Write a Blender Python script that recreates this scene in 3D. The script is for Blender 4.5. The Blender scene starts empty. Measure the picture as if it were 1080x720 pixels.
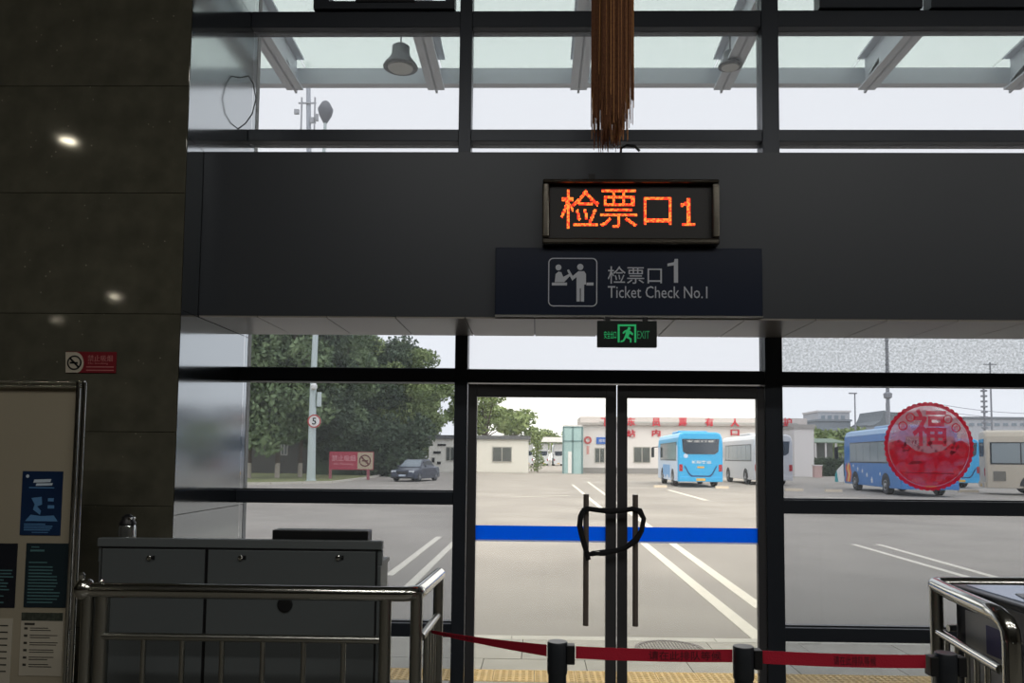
import bpy, math, random
from mathutils import Vector, Matrix
random.seed(7)
C = bpy.context.scene.collection
R = math.radians
# ------------------------------------------------------------------ camera
EYE = Vector((0, 0, 1.6)); FPX = 800.0; CX = 549.4; CY = 431.3
PITCH, YAW, ROLL = 0.06273, 0.0206, 0.0096
cam_d = bpy.data.cameras.new('camera'); cam = bpy.data.objects.new('camera', cam_d); C.objects.link(cam)
cam_d.sensor_width = 36; cam_d.sensor_fit = 'HORIZONTAL'; cam_d.lens = FPX / 1080 * 36
cam_d.shift_x = (540 - CX) / 1080; cam_d.shift_y = (CY - 360) / 1080
cam_d.clip_end = 2000; cam_d.clip_start = .05
MR = Matrix.Rotation(YAW, 3, 'Z') @ Matrix.Rotation(R(90) + PITCH, 3, 'X') @ Matrix.Rotation(ROLL, 3, 'Z')
cam.matrix_world = Matrix.Translation(EYE) @ MR.to_4x4()
bpy.context.scene.camera = cam

# ------------------------------------------------------------------ sky, light, exposure
W = bpy.data.worlds.new('sky'); bpy.context.scene.world = W; W.use_nodes = True
bg = W.node_tree.nodes['Background']; bg.inputs[0].default_value = (.95, .965, 1.0, 1); bg.inputs[1].default_value = 1.85
sd = bpy.data.lights.new('sun', 'SUN'); sd.energy = .9; sd.angle = R(40); sd.color = (1, .97, .9)
so = bpy.data.objects.new('sun', sd); C.objects.link(so); so.rotation_euler = (R(30), R(18), 0); so.location = (0, 20, 30)
vs = bpy.context.scene.view_settings
vs.view_transform = 'Standard'; vs.look = 'None'; vs.gamma = 1; vs.use_curve_mapping = False; vs.exposure = 0.0
cy = bpy.context.scene.cycles
cy.use_denoising = True; cy.max_bounces = 14; cy.transparent_max_bounces = 24; cy.diffuse_bounces = 5; cy.glossy_bounces = 5
cy.caustics_reflective = False; cy.caustics_refractive = False; cy.sample_clamp_indirect = 6

# survey helpers: turn a measured sight line into a real position at a known depth or ground height
def ray(px, py): return MR @ Vector(((px - CX) / FPX, -(py - CY) / FPX, -1))
def at(px, py, Y):
    d = ray(px, py); t = Y / d.y; return EYE + d * t
def ground(px, py, z=-.1):
    d = ray(px, py); t = (z - EYE.z) / d.z; return EYE + d * t

# ------------------------------------------------------------------ materials
def srgb(r, g, b):
    f = lambda c: (c / 255 / 12.92) if c / 255 <= .04045 else ((c / 255 + .055) / 1.055) ** 2.4
    return (f(r), f(g), f(b), 1)
MATS = {}
def mat(name, col, rough=.5, metal=0, noise=0, nscale=20, bump=0, bscale=60, emit=None, es=1, col2=None, spec=.5, detail=4):
    if name in MATS: return MATS[name]
    m = bpy.data.materials.new(name); m.use_nodes = True; nt = m.node_tree; b = nt.nodes['Principled BSDF']
    b.inputs['Base Color'].default_value = col; b.inputs['Roughness'].default_value = rough; b.inputs['Metallic'].default_value = metal
    b.inputs['Specular IOR Level'].default_value = spec
    if noise or col2 or bump:
        tc = nt.nodes.new('ShaderNodeTexCoord')
    if noise or col2:
        n = nt.nodes.new('ShaderNodeTexNoise'); n.inputs['Scale'].default_value = nscale; n.inputs['Detail'].default_value = detail
        nt.links.new(tc.outputs['Object'], n.inputs['Vector'])
        r = nt.nodes.new('ShaderNodeValToRGB'); nt.links.new(n.outputs['Fac'], r.inputs[0])
        c2 = col2 or tuple(min(1, c * (1 + noise)) for c in col[:3]) + (1,)
        c1 = col if col2 else tuple(c * (1 - noise) for c in col[:3]) + (1,)
        r.color_ramp.elements[0].color = c1; r.color_ramp.elements[1].color = c2
        r.color_ramp.elements[0].position = .3; r.color_ramp.elements[1].position = .7
        nt.links.new(r.outputs[0], b.inputs['Base Color'])
    if bump:
        n2 = nt.nodes.new('ShaderNodeTexNoise'); n2.inputs['Scale'].default_value = bscale; nt.links.new(tc.outputs['Object'], n2.inputs['Vector'])
        bp = nt.nodes.new('ShaderNodeBump'); bp.inputs['Strength'].default_value = bump; bp.inputs['Distance'].default_value = .01
        nt.links.new(n2.outputs['Fac'], bp.inputs['Height']); nt.links.new(bp.outputs[0], b.inputs['Normal'])
    if emit:
        b.inputs['Emission Color'].default_value = emit; b.inputs['Emission Strength'].default_value = es
    MATS[name] = m; return m
def glass(name, tint, rough=.0, speck=False, haze_dust=.035):
    m = bpy.data.materials.new(name); m.use_nodes = True; nt = m.node_tree; nt.nodes.clear()
    o = nt.nodes.new('ShaderNodeOutputMaterial'); tr = nt.nodes.new('ShaderNodeBsdfTransparent'); gl = nt.nodes.new('ShaderNodeBsdfGlossy')
    gl.inputs['Roughness'].default_value = rough
    mx = nt.nodes.new('ShaderNodeMixShader'); fr = nt.nodes.new('ShaderNodeFresnel'); fr.inputs[0].default_value = 1.3
    tr.inputs[0].default_value = tint + (1,)
    nt.links.new(fr.outputs[0], mx.inputs[0]); nt.links.new(tr.outputs[0], mx.inputs[1]); nt.links.new(gl.outputs[0], mx.inputs[2])
    du = nt.nodes.new('ShaderNodeBsdfTranslucent'); du.inputs[0].default_value = (.8, .83, .86, 1)      # pale veil mixed in: dusty pane, and haze that lifts the dark tones
    m2 = nt.nodes.new('ShaderNodeMixShader'); m2.inputs[0].default_value = haze_dust
    nt.links.new(mx.outputs[0], m2.inputs[1]); nt.links.new(du.outputs[0], m2.inputs[2]); nt.links.new(m2.outputs[0], o.inputs[0])
    if speck:
        tc = nt.nodes.new('ShaderNodeTexCoord'); n = nt.nodes.new('ShaderNodeTexNoise'); n.inputs['Scale'].default_value = 75; n.inputs['Detail'].default_value = 3
        nt.links.new(tc.outputs['Object'], n.inputs['Vector']); r = nt.nodes.new('ShaderNodeValToRGB'); nt.links.new(n.outputs['Fac'], r.inputs[0])
        r.color_ramp.elements[0].color = (.50, .51, .51, 1); r.color_ramp.elements[0].position = .38
        r.color_ramp.elements[1].color = (.68, .69, .70, 1); r.color_ramp.elements[1].position = .62
        nt.links.new(r.outputs[0], tr.inputs[0])
    MATS[name] = m; return m
def film(name, col, opacity, nscale=8, lo=.3, hi=.7, o2=None, front=.12):
    """printed window film: partly see-through, lit from behind"""
    m = bpy.data.materials.new(name); m.use_nodes = True; nt = m.node_tree; nt.nodes.clear()
    o = nt.nodes.new('ShaderNodeOutputMaterial'); tr = nt.nodes.new('ShaderNodeBsdfTransparent'); df = nt.nodes.new('ShaderNodeBsdfTranslucent')
    d2 = nt.nodes.new('ShaderNodeBsdfDiffuse'); a = nt.nodes.new('ShaderNodeMixShader'); b = nt.nodes.new('ShaderNodeMixShader')
    df.inputs[0].default_value = col; d2.inputs[0].default_value = col; a.inputs[0].default_value = front
    nt.links.new(df.outputs[0], a.inputs[1]); nt.links.new(d2.outputs[0], a.inputs[2])
    tr.inputs[0].default_value = (1, 1, 1, 1)
    b.inputs[0].default_value = opacity
    if o2 is not None:
        tc = nt.nodes.new('ShaderNodeTexCoord'); n = nt.nodes.new('ShaderNodeTexNoise'); n.inputs['Scale'].default_value = nscale; n.inputs['Detail'].default_value = 5
        nt.links.new(tc.outputs['Object'], n.inputs['Vector']); r = nt.nodes.new('ShaderNodeMapRange'); nt.links.new(n.outputs['Fac'], r.inputs[0])
        r.inputs[1].default_value = lo; r.inputs[2].default_value = hi; r.inputs[3].default_value = opacity; r.inputs[4].default_value = o2
        nt.links.new(r.outputs[0], b.inputs[0])
    nt.links.new(tr.outputs[0], b.inputs[1]); nt.links.new(a.outputs[0], b.inputs[2]); nt.links.new(b.outputs[0], o.inputs[0])
    MATS[name] = m; return m
def granite():
    m = mat('dark_granite', srgb(100, 98, 86), .05, col2=srgb(82, 81, 71), nscale=6, spec=.3)
    nt = m.node_tree; b = nt.nodes['Principled BSDF']; tc = nt.nodes.new('ShaderNodeTexCoord')
    v = nt.nodes.new('ShaderNodeTexVoronoi'); v.inputs['Scale'].default_value = 20; nt.links.new(tc.outputs['Object'], v.inputs['Vector'])
    r = nt.nodes.new('ShaderNodeValToRGB'); nt.links.new(v.outputs['Distance'], r.inputs[0])
    r.color_ramp.elements[0].color = (1, 1, 1, 1); r.color_ramp.elements[0].position = .05
    r.color_ramp.elements[1].color = (0, 0, 0, 1); r.color_ramp.elements[1].position = .12
    v2 = nt.nodes.new('ShaderNodeTexNoise'); v2.inputs['Scale'].default_value = 9; nt.links.new(tc.outputs['Object'], v2.inputs['Vector'])
    mm = nt.nodes.new('ShaderNodeMath'); mm.operation = 'MULTIPLY'; nt.links.new(r.outputs[0], mm.inputs[0])
    m3 = nt.nodes.new('ShaderNodeMapRange'); m3.inputs[1].default_value = .52; m3.inputs[2].default_value = .62; m3.inputs[4].default_value = .9
    nt.links.new(v2.outputs['Fac'], m3.inputs[0]); nt.links.new(m3.outputs[0], mm.inputs[1])
    old = b.inputs['Base Color'].links[0].from_socket
    mx = nt.nodes.new('ShaderNodeMix'); mx.data_type = 'RGBA'; nt.links.new(mm.outputs[0], mx.inputs['Factor'])
    nt.links.new(old, mx.inputs['A']); mx.inputs['B'].default_value = srgb(165, 160, 145); nt.links.new(mx.outputs['Result'], b.inputs['Base Color'])
    return m
GR = granite()
ALU = mat('dark_grey_aluminium', srgb(54, 59, 68), .38, .35)
ALUD = mat('door_frame_metal', srgb(80, 80, 84), .42, .35)
BEAM = mat('beam_cladding', srgb(63, 67, 74), .42, .25)
SOF = mat('soffit_panel_metal', srgb(178, 172, 166), .3, .25)
RET = mat('polished_return_metal', srgb(180, 184, 185), .10, 1, bump=.03, bscale=3)
GA = glass('side_glass', (.71, .72, .735)); GU = glass('upper_glass', (.715, .72, .73), haze_dust=.06); GD = glass('door_glass', (1.0, .985, .95))
GF = glass('frosted_glass', (.8, .8, .8), .2, True, .06)
STEEL = mat('stainless_steel', srgb(196, 197, 193), .16, 1)
STEELD = mat('brushed_steel', srgb(172, 173, 168), .28, 1)
BLACK = mat('black_plastic', srgb(24, 25, 28), .4)
RUBBER = mat('tyre_rubber', srgb(30, 30, 32), .8)
WHITE = mat('white_paint', srgb(232, 232, 230), .5)
DGLASS = mat('tinted_vehicle_glass', srgb(62, 72, 80), .08, spec=.8)
ASPH = mat('asphalt', srgb(143, 137, 129), .85, col2=srgb(168, 161, 152), nscale=.35, bump=.25, bscale=40, detail=9)
PAVE = mat('paving_stone', srgb(178, 172, 160), .75, noise=.10, nscale=4, bump=.1)
KERB = mat('kerb_stone', srgb(205, 200, 188), .75, noise=.08, nscale=5)
YEL = mat('tactile_tile', srgb(228, 192, 124), .7, noise=.12, nscale=7)
LINE = mat('road_paint', srgb(226, 220, 205), .8, noise=.06, nscale=9)

# ------------------------------------------------------------------ mesh builder
WO = {}
class MB:
    def __init__(s): s.v = []; s.f = []
    def box(s, x0, x1, y0, y1, z0, z1):
        n = len(s.v); s.v += [(x0,y0,z0),(x1,y0,z0),(x1,y1,z0),(x0,y1,z0),(x0,y0,z1),(x1,y0,z1),(x1,y1,z1),(x0,y1,z1)]
        s.f += [tuple(n+i for i in q) for q in ((3,2,1,0),(4,5,6,7),(0,1,5,4),(1,2,6,5),(2,3,7,6),(3,0,4,7))]; return s
    def hexa(s, pts):
        n = len(s.v); s.v += [tuple(p) for p in pts]
        s.f += [tuple(n+i for i in q) for q in ((3,2,1,0),(4,5,6,7),(0,1,5,4),(1,2,6,5),(2,3,7,6),(3,0,4,7))]; return s
    def beam(s, a, b, w, h):
        a, b = Vector(a), Vector(b); d = (b-a).normalized(); up = Vector((0,0,1)) if abs(d.z) < .95 else Vector((0,1,0))
        r = d.cross(up).normalized()*w/2; u = r.cross(d).normalized()*h/2
        return s.hexa([a-r-u, a+r-u, b+r-u, b-r-u, a-r+u, a+r+u, b+r+u, b-r+u])
    def tube(s, pts, r, n=12, cap=True, closed=False):
        pts = [Vector(p) for p in pts]; rs = r if isinstance(r, (list, tuple)) else [r]*len(pts); base = len(s.v); N = len(pts); pu = None
        for i, p in enumerate(pts):
            if closed: d = pts[(i+1) % N] - pts[i-1]
            else: d = (pts[min(i+1, N-1)] - pts[max(i-1, 0)])
            d.normalize()
            if pu is None: pu = d.cross(Vector((0,0,1)) if abs(d.z) < .9 else Vector((1,0,0))).normalized()
            pu = (pu - d*pu.dot(d)).normalized(); q = d.cross(pu)
            for k in range(n):
                a = 2*math.pi*k/n; s.v.append(tuple(p + (pu*math.cos(a) + q*math.sin(a))*rs[i]))
        for i in range(N if closed else N-1):
            j = (i+1) % N
            for k in range(n):
                l = (k+1) % n; s.f.append((base+i*n+k, base+i*n+l, base+j*n+l, base+j*n+k))
        if cap and not closed:
            s.f.append(tuple(base+k for k in range(n))[::-1]); s.f.append(tuple(base+(N-1)*n+k for k in range(n)))
        return s
    def lathe(s, prof, c=(0,0,0), n=20, axis='z'):
        b = len(s.v)
        for r, h in prof:
            for k in range(n):
                a = 2*math.pi*k/n; x, y = r*math.cos(a), r*math.sin(a)
                p = {'z': (x, y, h), 'y': (x, h, y), 'x': (h, x, y)}[axis]; s.v.append((c[0]+p[0], c[1]+p[1], c[2]+p[2]))
        for i in range(len(prof)-1):
            for k in range(n):
                l = (k+1) % n; s.f.append((b+i*n+k, b+i*n+l, b+(i+1)*n+l, b+(i+1)*n+k))
        s.f.append(tuple(b+k for k in range(n))[::-1]); s.f.append(tuple(b+(len(prof)-1)*n+k for k in range(n)))
        return s
    def poly(s, pts, y0, y1, plane='xz'):
        n = len(s.v); k = len(pts)
        for y in (y0, y1):
            for a, b in pts: s.v.append({'xz': (a, y, b), 'xy': (a, b, y), 'yz': (y, a, b)}[plane])
        s.f.append(tuple(n+i for i in range(k))); s.f.append(tuple(n+k+i for i in range(k))[::-1])
        for i in range(k):
            j = (i+1) % k; s.f.append((n+i, n+k+i, n+k+j, n+j))
        return s
    def disc(s, x, z, r, y0, y1, n=20): return s.poly([(x+r*math.cos(2*math.pi*i/n), z+r*math.sin(2*math.pi*i/n)) for i in range(n)], y0, y1)
    def ring(s, x, z, r0, r1, y0, y1, n=40, plane='xz'):
        for i in range(n):
            a, b = 2*math.pi*i/n, 2*math.pi*(i+1)/n
            s.poly([(x+r0*math.cos(a), z+r0*math.sin(a)), (x+r1*math.cos(a), z+r1*math.sin(a)), (x+r1*math.cos(b), z+r1*math.sin(b)), (x+r0*math.cos(b), z+r0*math.sin(b))], y0, y1, plane)
        return s
    def build(s, name, m, parent=None, smooth=False, bev=0, fix=True):
        b0 = [min(v[i] for v in s.v) for i in range(3)]; b1 = [max(v[i] for v in s.v) for i in range(3)]
        c = Vector(((b0[0]+b1[0])/2, (b0[1]+b1[1])/2, b0[2]))
        me = bpy.data.meshes.new(name); me.from_pydata([tuple(Vector(v)-c) for v in s.v], [], s.f); me.materials.append(m)
        if fix:
            import bmesh
            bm = bmesh.new(); bm.from_mesh(me); bmesh.ops.recalc_face_normals(bm, faces=bm.faces); bm.to_mesh(me); bm.free()
        if smooth:
            for p in me.polygons: p.use_smooth = True
            try: me.set_sharp_from_angle(angle=R(40))
            except Exception: pass
        o = bpy.data.objects.new(name, me); C.objects.link(o)
        par = WO.get(parent.name, Vector((0,0,0))) if parent else Vector((0,0,0))
        o.location = c - par; o.parent = parent; WO[o.name] = c
        if bev:
            bv = o.modifiers.new('bevel', 'BEVEL'); bv.width = bev; bv.segments = 2; bv.limit_method = 'ANGLE'
        return o
def tag(o, label=None, cat=None, group=None, kind=None):
    if label: o['label'] = label
    if cat: o['category'] = cat
    if group: o['group'] = group
    if kind: o['kind'] = kind
    return o
def empty(name, loc, rz=0, local=False):
    o = bpy.data.objects.new(name, None); C.objects.link(o); o.location = loc; o.rotation_euler = (0,0,rz); o.empty_display_size = .1
    WO[o.name] = Vector((0,0,0)) if local else Vector(loc); return o
def struct(o, label=None, cat='wall'): o['kind'] = 'structure'; tag(o, label, cat); return o
def children(o): return [c for c in bpy.data.objects if c.parent == o]
def copy_tree(o, parent=None):
    c = o.copy(); C.objects.link(c); c.parent = parent
    for ch in children(o): copy_tree(ch, c)
    return c
def clone(o, parent, loc):
    c = o.copy(); C.objects.link(c); c.parent = parent; c.location = loc; return c
def text_tris(s, size=1, bold=0):
    if s in ('1', '1s'):                                            # numeral one drawn as polygons, plain or with a foot
        v = [(.22, 0), (.36, 0), (.36, 1), (.25, 1), (.22, .86), (0, .80), (0, .69), (.22, .73)]; f = [(0, 1, 2, 3, 4), (4, 5, 6, 7)]
        if s == '1s': v += [(.04, 0), (.54, 0), (.54, .09), (.04, .09)]; f.append((8, 9, 10, 11))
        return v, f
    cu = bpy.data.curves.new('t', 'FONT'); cu.body = s; cu.size = size; cu.offset = bold; cu.resolution_u = 2
    o = bpy.data.objects.new('t', cu); C.objects.link(o); dg = bpy.context.evaluated_depsgraph_get(); dg.update()
    me = bpy.data.meshes.new_from_object(o.evaluated_get(dg)); vs_ = [tuple(v.co) for v in me.vertices]; fs = [tuple(p.vertices) for p in me.polygons]
    bpy.data.objects.remove(o); bpy.data.curves.remove(cu); bpy.data.meshes.remove(me); return vs_, fs
def text(name, s, m, parent, x0, x1, z0, z1, y, th=.002, bold=0, place=None):
    """lettering fitted to a rectangle on the plane y, raised by th towards the viewer"""
    v, f = text_tris(s, 1, bold)
    ax, bx = min(p[0] for p in v), max(p[0] for p in v); az, bz = min(p[1] for p in v), max(p[1] for p in v)
    q = [(x0+(p[0]-ax)/(bx-ax)*(x1-x0), z0+(p[1]-az)/(bz-az)*(z1-z0)) for p in v]
    mb = MB(); n = len(q)
    mb.v = [(a, y-th, b) for a, b in q] + [(a, y, b) for a, b in q]; mb.f = [t for t in f]
    ed = {}
    for t in f:
        for i in range(len(t)):
            e = (t[i], t[(i+1) % len(t)]); ed[e] = 1
    for (a, b) in list(ed):
        if (b, a) not in ed: mb.f.append((a, b, b+n, a+n))
    if place: mb.v = [place(*p) for p in mb.v]
    return mb.build(name, m, parent, fix=False)

# ================================================================== SETTING: hall
def S(o, lab=None): return struct(o, lab, None)
S(MB().box(-24, 16, -26, 5.3, -.15, 0).build('floor', mat('hall_floor', srgb(120, 116, 108), .3, noise=.1, nscale=2)))
S(MB().box(-24, 16, -26, 5.3, 6.5, 6.7).build('ceiling', mat('hall_ceiling', srgb(150, 150, 146), .8, noise=.05, nscale=1)))
hw = mat('hall_wall', srgb(128, 122, 110), .7, noise=.08, nscale=1)
S(MB().box(-24, 16, -26.2, -26, 0, 6.5).build('wall_back', hw)); S(MB().box(-24.2, -24, -26, 5.3, 0, 6.5).build('wall_far_left', hw))
S(MB().box(16, 16.2, -26, 5.3, 0, 6.5).build('wall_right', hw)); S(MB().box(8.6, 16, 5.16, 5.36, 0, 6.5).build('wall_front', hw))
# stone wall on the left: core and slabs
wl = S(MB().box(-24, -2.08, 4.31, 5.34, 0, 6.5).build('wall_left', mat('dark_joint', srgb(30, 30, 26), .8)))
zs = [0, .57, 1.27, 1.97, 2.39, 3.06, 3.68, 4.4, 5.1, 5.8, 6.5]
zs = [0, .62, 1.30, 1.72, 2.40, 3.11, 3.75, 4.45, 5.15, 5.85, 6.5]
for i in range(len(zs)-1):
    for k in range(3):
        x1 = -2.053 - k*1.45; x0 = x1 - 1.447
        MB().box(x0, x1, 4.28, 4.31, zs[i]+.001, zs[i+1]-.001).build('stone_slab', GR, wl, bev=.003)
S(MB().box(-6.4, -6.405+.01, 4.285, 4.31, 0, 6.5).build('trim_1', GR))
# polished metal return between the stone and the glass
rt = S(MB().box(-2.08, -2.06, 4.29, 5.34, 0, 6.5).build('wall_return', mat('dark_joint', srgb(30, 30, 26), .8)))
for z0, z1 in ((.0, 1.25), (1.25, 2.425), (2.425, 3.446), (3.446, 4.71), (4.71, 6.5)):
    MB().box(-2.06, -2.05, 4.285, 5.30, z0+.002, z1-.002).build('metal_panel', RET, rt)
# ---------------------------------------------------------------- beam box
bm_ = S(MB().box(-2.048, 8.6, 4.5, 5.15, 2.435, 3.446).build('beam_box', BEAM)); bm_['label'] = None; del bm_['label']
k = 0; x = -2.048
x = -2.048; xs = [-2.048]
while xs[-1] < 8.5: xs.append(xs[-1] + (.36 if len(xs) == 1 else .418))
for i in range(len(xs)-1):
    MB().box(xs[i]+.003, min(xs[i+1], 8.6)-.003, 4.503, 5.15, 2.425, 2.436).build('soffit_panel', SOF, bm_)
# ---------------------------------------------------------------- curtain wall
YF, YG, YB = 5.16, 5.235, 5.30
mull = [(-.562, -.475), (1.552, 1.668), (3.70, 3.80), (5.85, 5.95), (8.5, 8.6)]
for i, (a, b) in enumerate(mull): S(MB().box(a, b, YF, YB, 0, 6.5).build('trim_%d' % (i+2), ALU, bev=.003))
def window(n, x0, x1, bars, lab, pane_mats, bottom=0):
    """one bay of the curtain wall: its rails and the panes between them"""
    w = empty('window_%d' % n, ((x0+x1)/2, YG, bottom)); struct(w, lab, None)
    for (z0, z1) in bars: MB().box(x0, x1, YF+.01, YB, z0, z1).build('rail', ALU, w, bev=.003)
    for i in range(len(bars)-1):
        z0, z1 = bars[i][1], bars[i+1][0]
        MB().box(x0, x1, YG-.005, YG+.005, z0, z1).build('glass_pane', pane_mats[i], w)
        MB().box(x0, x1, YG-.02, YG+.02, z0, z0+.008).build('gasket', BLACK, w)
    return w
UP = [(3.80, 3.884), (4.625, 4.742), (6.35, 6.5)]
window(1, -2.049, -.562, [(0, .045), (.385, .475), (1.27, 1.358), (2.105, 2.20), (3.35, 3.40)] + UP, 'left window bay beside the stone wall', [GA, GA, GA, GA, GU, GU, GU, GU])
window(2, 1.668, 3.70, [(0, .045), (.39, .48), (1.235, 1.328), (2.10, 2.192), (3.35, 3.40)] + UP, 'right window bay', [GA, GA, GA, GF, GU, GU, GU, GU])
window(3, 3.80, 5.85, [(0, .045), (.39, .48), (1.235, 1.328), (2.10, 2.192), (3.35, 3.40)] + UP, None, [GA]*8)
window(4, 5.95, 8.5, [(0, .045), (.39, .48), (1.235, 1.328), (2.10, 2.192), (3.35, 3.40)] + UP, None, [GA]*8)
window(5, -.475, 1.552, [(2.105, 2.195), (3.35, 3.40)] + UP, 'panes above the glass doors', [GU, GU, GU, GU, GU], 2.105)
# opening sashes in the top row
for n, (a, b) in enumerate(((-1.60, -.60), (1.95, 2.66), (2.72, 3.66))):
    w = empty('window_%d' % (6+n), ((a+b)/2, YF+.03, 4.742)); struct(w)
    wd = .11
    MB().box(a, b, YF-.02, YF+.09, 4.744, 4.80).build('sash_rail', ALU, w); MB().box(a, b, YF-.02, YF+.09, 6.2, 6.28).build('sash_rail', ALU, w)
    MB().box(a, a+wd, YF-.02, YF+.09, 4.80, 6.2).build('sash_stile', ALU, w); MB().box(b-wd*.6, b, YF-.02, YF+.09, 4.80, 6.2).build('sash_stile', ALU, w)
    if n == 0: MB().box(a+.30, a+.72, YF-.03, YF+.07, 4.79, 4.86).build('window_opener', BLACK, w)
# ---------------------------------------------------------------- doors
def door(n, x0, x1, sl, sr, lab):
    d = empty('door_%d' % n, ((x0+x1)/2, YF+.04, .01)); struct(d, lab, None)
    y0, y1 = YF+.015, YF+.065
    MB().box(x0, x0+sl, y0, y1, .01, 2.095).build('stile', ALUD, d, bev=.003); MB().box(x1-sr, x1, y0, y1, .01, 2.095).build('stile', ALUD, d, bev=.003)
    MB().box(x0+sl, x1-sr, y0, y1, 2.008, 2.095).build('top_rail', ALUD, d, bev=.003); MB().box(x0+sl, x1-sr, y0, y1, .01, .05).build('bottom_rail', ALUD, d, bev=.003)
    MB().box(x0+sl, x1-sr, y0+.02, y0+.03, .05, 2.008).build('glass_pane', GD, d)
    return d
dA = door(1, -.470, .546, .062, .072, 'left leaf of the glass double door')
dB = door(2, .554, 1.548, .066, .05, 'right leaf of the glass double door')
BLUE = mat('blue_tape', srgb(10, 104, 205), .5); BLW = film('blue_tape_edge', srgb(190, 205, 235), .8)
for d, x0, x1 in ((dA, -.408, .474), (dB, .62, 1.498)):
    s = MB().box(x0, x1, YF+.031, YF+.034, 1.037, 1.133).build('warning_band', film('blue_band_film%d' % len(MATS), srgb(0, 150, 255), .95, front=.04), d); s['label'] = 'blue warning band across the glass'
    MB().box(x0, x1, YF+.031, YF+.034, 1.026, 1.037).build('band_edge', BLW, d)
HND = mat('bronze_handle', srgb(122, 112, 106), .4, .25)
for d, xc in ((dA, .337), (dB, .665)):
    h = MB().tube([(xc, YF-.05, .49), (xc, YF-.05, 1.355)], .019, 14).build('door_handle', HND, d, smooth=True)
    h['label'] = 'long vertical bronze pull bar'
    for z in (.62, 1.22): MB().tube([(xc, YF-.05, z), (xc, YF+.036, z)], .009, 10).build('handle_mount', HND, h, smooth=True)
# ---------------------------------------------------------------- padlocked sleeve chain around both handles
lock = empty('chain_lock', (.5, YF-.06, 1.07)); tag(lock, 'black sleeved chain lock looped around both door pull bars', 'lock')
P_ = [(.315,1.245),(.34,1.262),(.42,1.252),(.50,1.248),(.58,1.252),(.64,1.262),(.69,1.25),(.715,1.20),(.70,1.12),(.665,1.06),(.60,1.01),(.53,.985),(.45,.972),(.385,.968)]
P2 = [(.385,.968),(.345,.96),(.325,1.02),(.305,1.09),(.292,1.15),(.298,1.21),(.315,1.245)]
def yy(i, n): return YF-.095 if 0 < i < n-1 else YF-.09
bulge = [.017 + .005*((i*7) % 3 == 0) for i in range(len(P_))]
MB().tube([(a, YF-.088-.008*math.sin(i), b) for i, (a, b) in enumerate(P_)], bulge, 10).build('sleeve', mat('black_cloth', srgb(28, 28, 32), .85, bump=.5, bscale=80), lock, smooth=True)
MB().tube([(a, YF-.088+.01*math.sin(i), b) for i, (a, b) in enumerate(P2)], .019, 10).build('sleeve', mat('black_cloth', srgb(28, 28, 32), .85), lock, smooth=True)
MB().box(.392, .425, YF-.104, YF-.07, .955, .985).build('lock_body', STEEL, lock, bev=.004)
MB().tube([(.335, YF-.09, .985), (.350, YF-.09, .925)], .018, 10).build('lock_cylinder', BLACK, lock, smooth=True)
# ---------------------------------------------------------------- LED sign
led = empty('led_sign', (.545, 4.5, 2.855)); tag(led, 'black framed LED display glowing red-orange above the ticket check sign', 'sign')
MB().box(.05, 1.04, 4.44, 4.498, 2.885, 3.215).build('case', mat('led_case', srgb(26, 24, 28), .45), led)
fr = MB()
def frame_piece(p): fr.hexa(p)
X0, X1, Z0, Z1, w_ = .025, 1.068, 2.853, 3.245, .038
ym, yf2, yb2 = 4.375, 4.40, 4.498
FRM = mat('led_frame_metal', srgb(92, 88, 82), .25, .9)
for (a, b, c, d2) in ((X0, X1, Z0, Z0+w_), (X0, X1, Z1-w_*.6, Z1), (X0, X0+w_*1.1, Z0+w_, Z1-w_*.6), (X1-w_*1.1, X1, Z0+w_, Z1-w_*.6)):
    MB().box(a, b, 4.395, yb2, c, d2).build('frame_bar', FRM, led, bev=.011)
LR = mat('led_red', (1, .05, .01, 1), .5, emit=(1, .05, .02, 1), es=1.3); LO = mat('led_orange', (1, .3, .02, 1), .5, emit=(1, .2, .03, 1), es=1.7)
def led_char(ch, x0, x1, z0, z1, rows, cols, bold):
    v, f = text_tris(ch, 1, bold); ax, bx = min(p[0] for p in v), max(p[0] for p in v); az, bz = min(p[1] for p in v), max(p[1] for p in v)
    tris = []
    for t in f:
        for i in range(1, len(t)-1): tris.append((v[t[0]], v[t[i]], v[t[i+1]]))
    def ins(x, y):
        for a, b, c in tris:
            d1 = (x-b[0])*(a[1]-b[1])-(a[0]-b[0])*(y-b[1]); d2 = (x-c[0])*(b[1]-c[1])-(b[0]-c[0])*(y-c[1]); d3 = (x-a[0])*(c[1]-a[1])-(c[0]-a[0])*(y-a[1])
            if not ((d1 < 0 or d2 < 0 or d3 < 0) and (d1 > 0 or d2 > 0 or d3 > 0)): return True
        return False
    cw = (x1-x0)/cols; chh = (z1-z0)/rows; A, B = MB(), MB()
    for r in range(rows):
        for c in range(cols):
            if ins(ax+(c+.5)/cols*(bx-ax), az+(r+.5)/rows*(bz-az)):
                m = A if random.random() < (.62 if (r // 2 + c // 3) % 3 else .25) else B
                xx, zz = x0+c*cw, z0+r*chh; m.box(xx+cw*.06, xx+cw*.94, 4.437, 4.441, zz+chh*.06, zz+chh*.94)
    for m, mm in ((A, LO), (B, LR)):
        if m.v: o = m.build('led_dots', mm, led, fix=False); o['kind'] = 'stuff'
for ch, a, b, c, d in (('检', 591, 632, 200, 241), ('票', 633, 672, 200, 240), ('口', 679, 708, 208, 237), ('1s', 718, 733, 209, 238)):
    pa, pb = at(a, d, 4.44), at(b, c, 4.44); n = 30 if ch in '检票' else 22
    led_char(ch, pa.x, pb.x, pa.z, pb.z, n, n if ch != '1s' else 12, .0 if ch in '检票' else .0)
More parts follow.
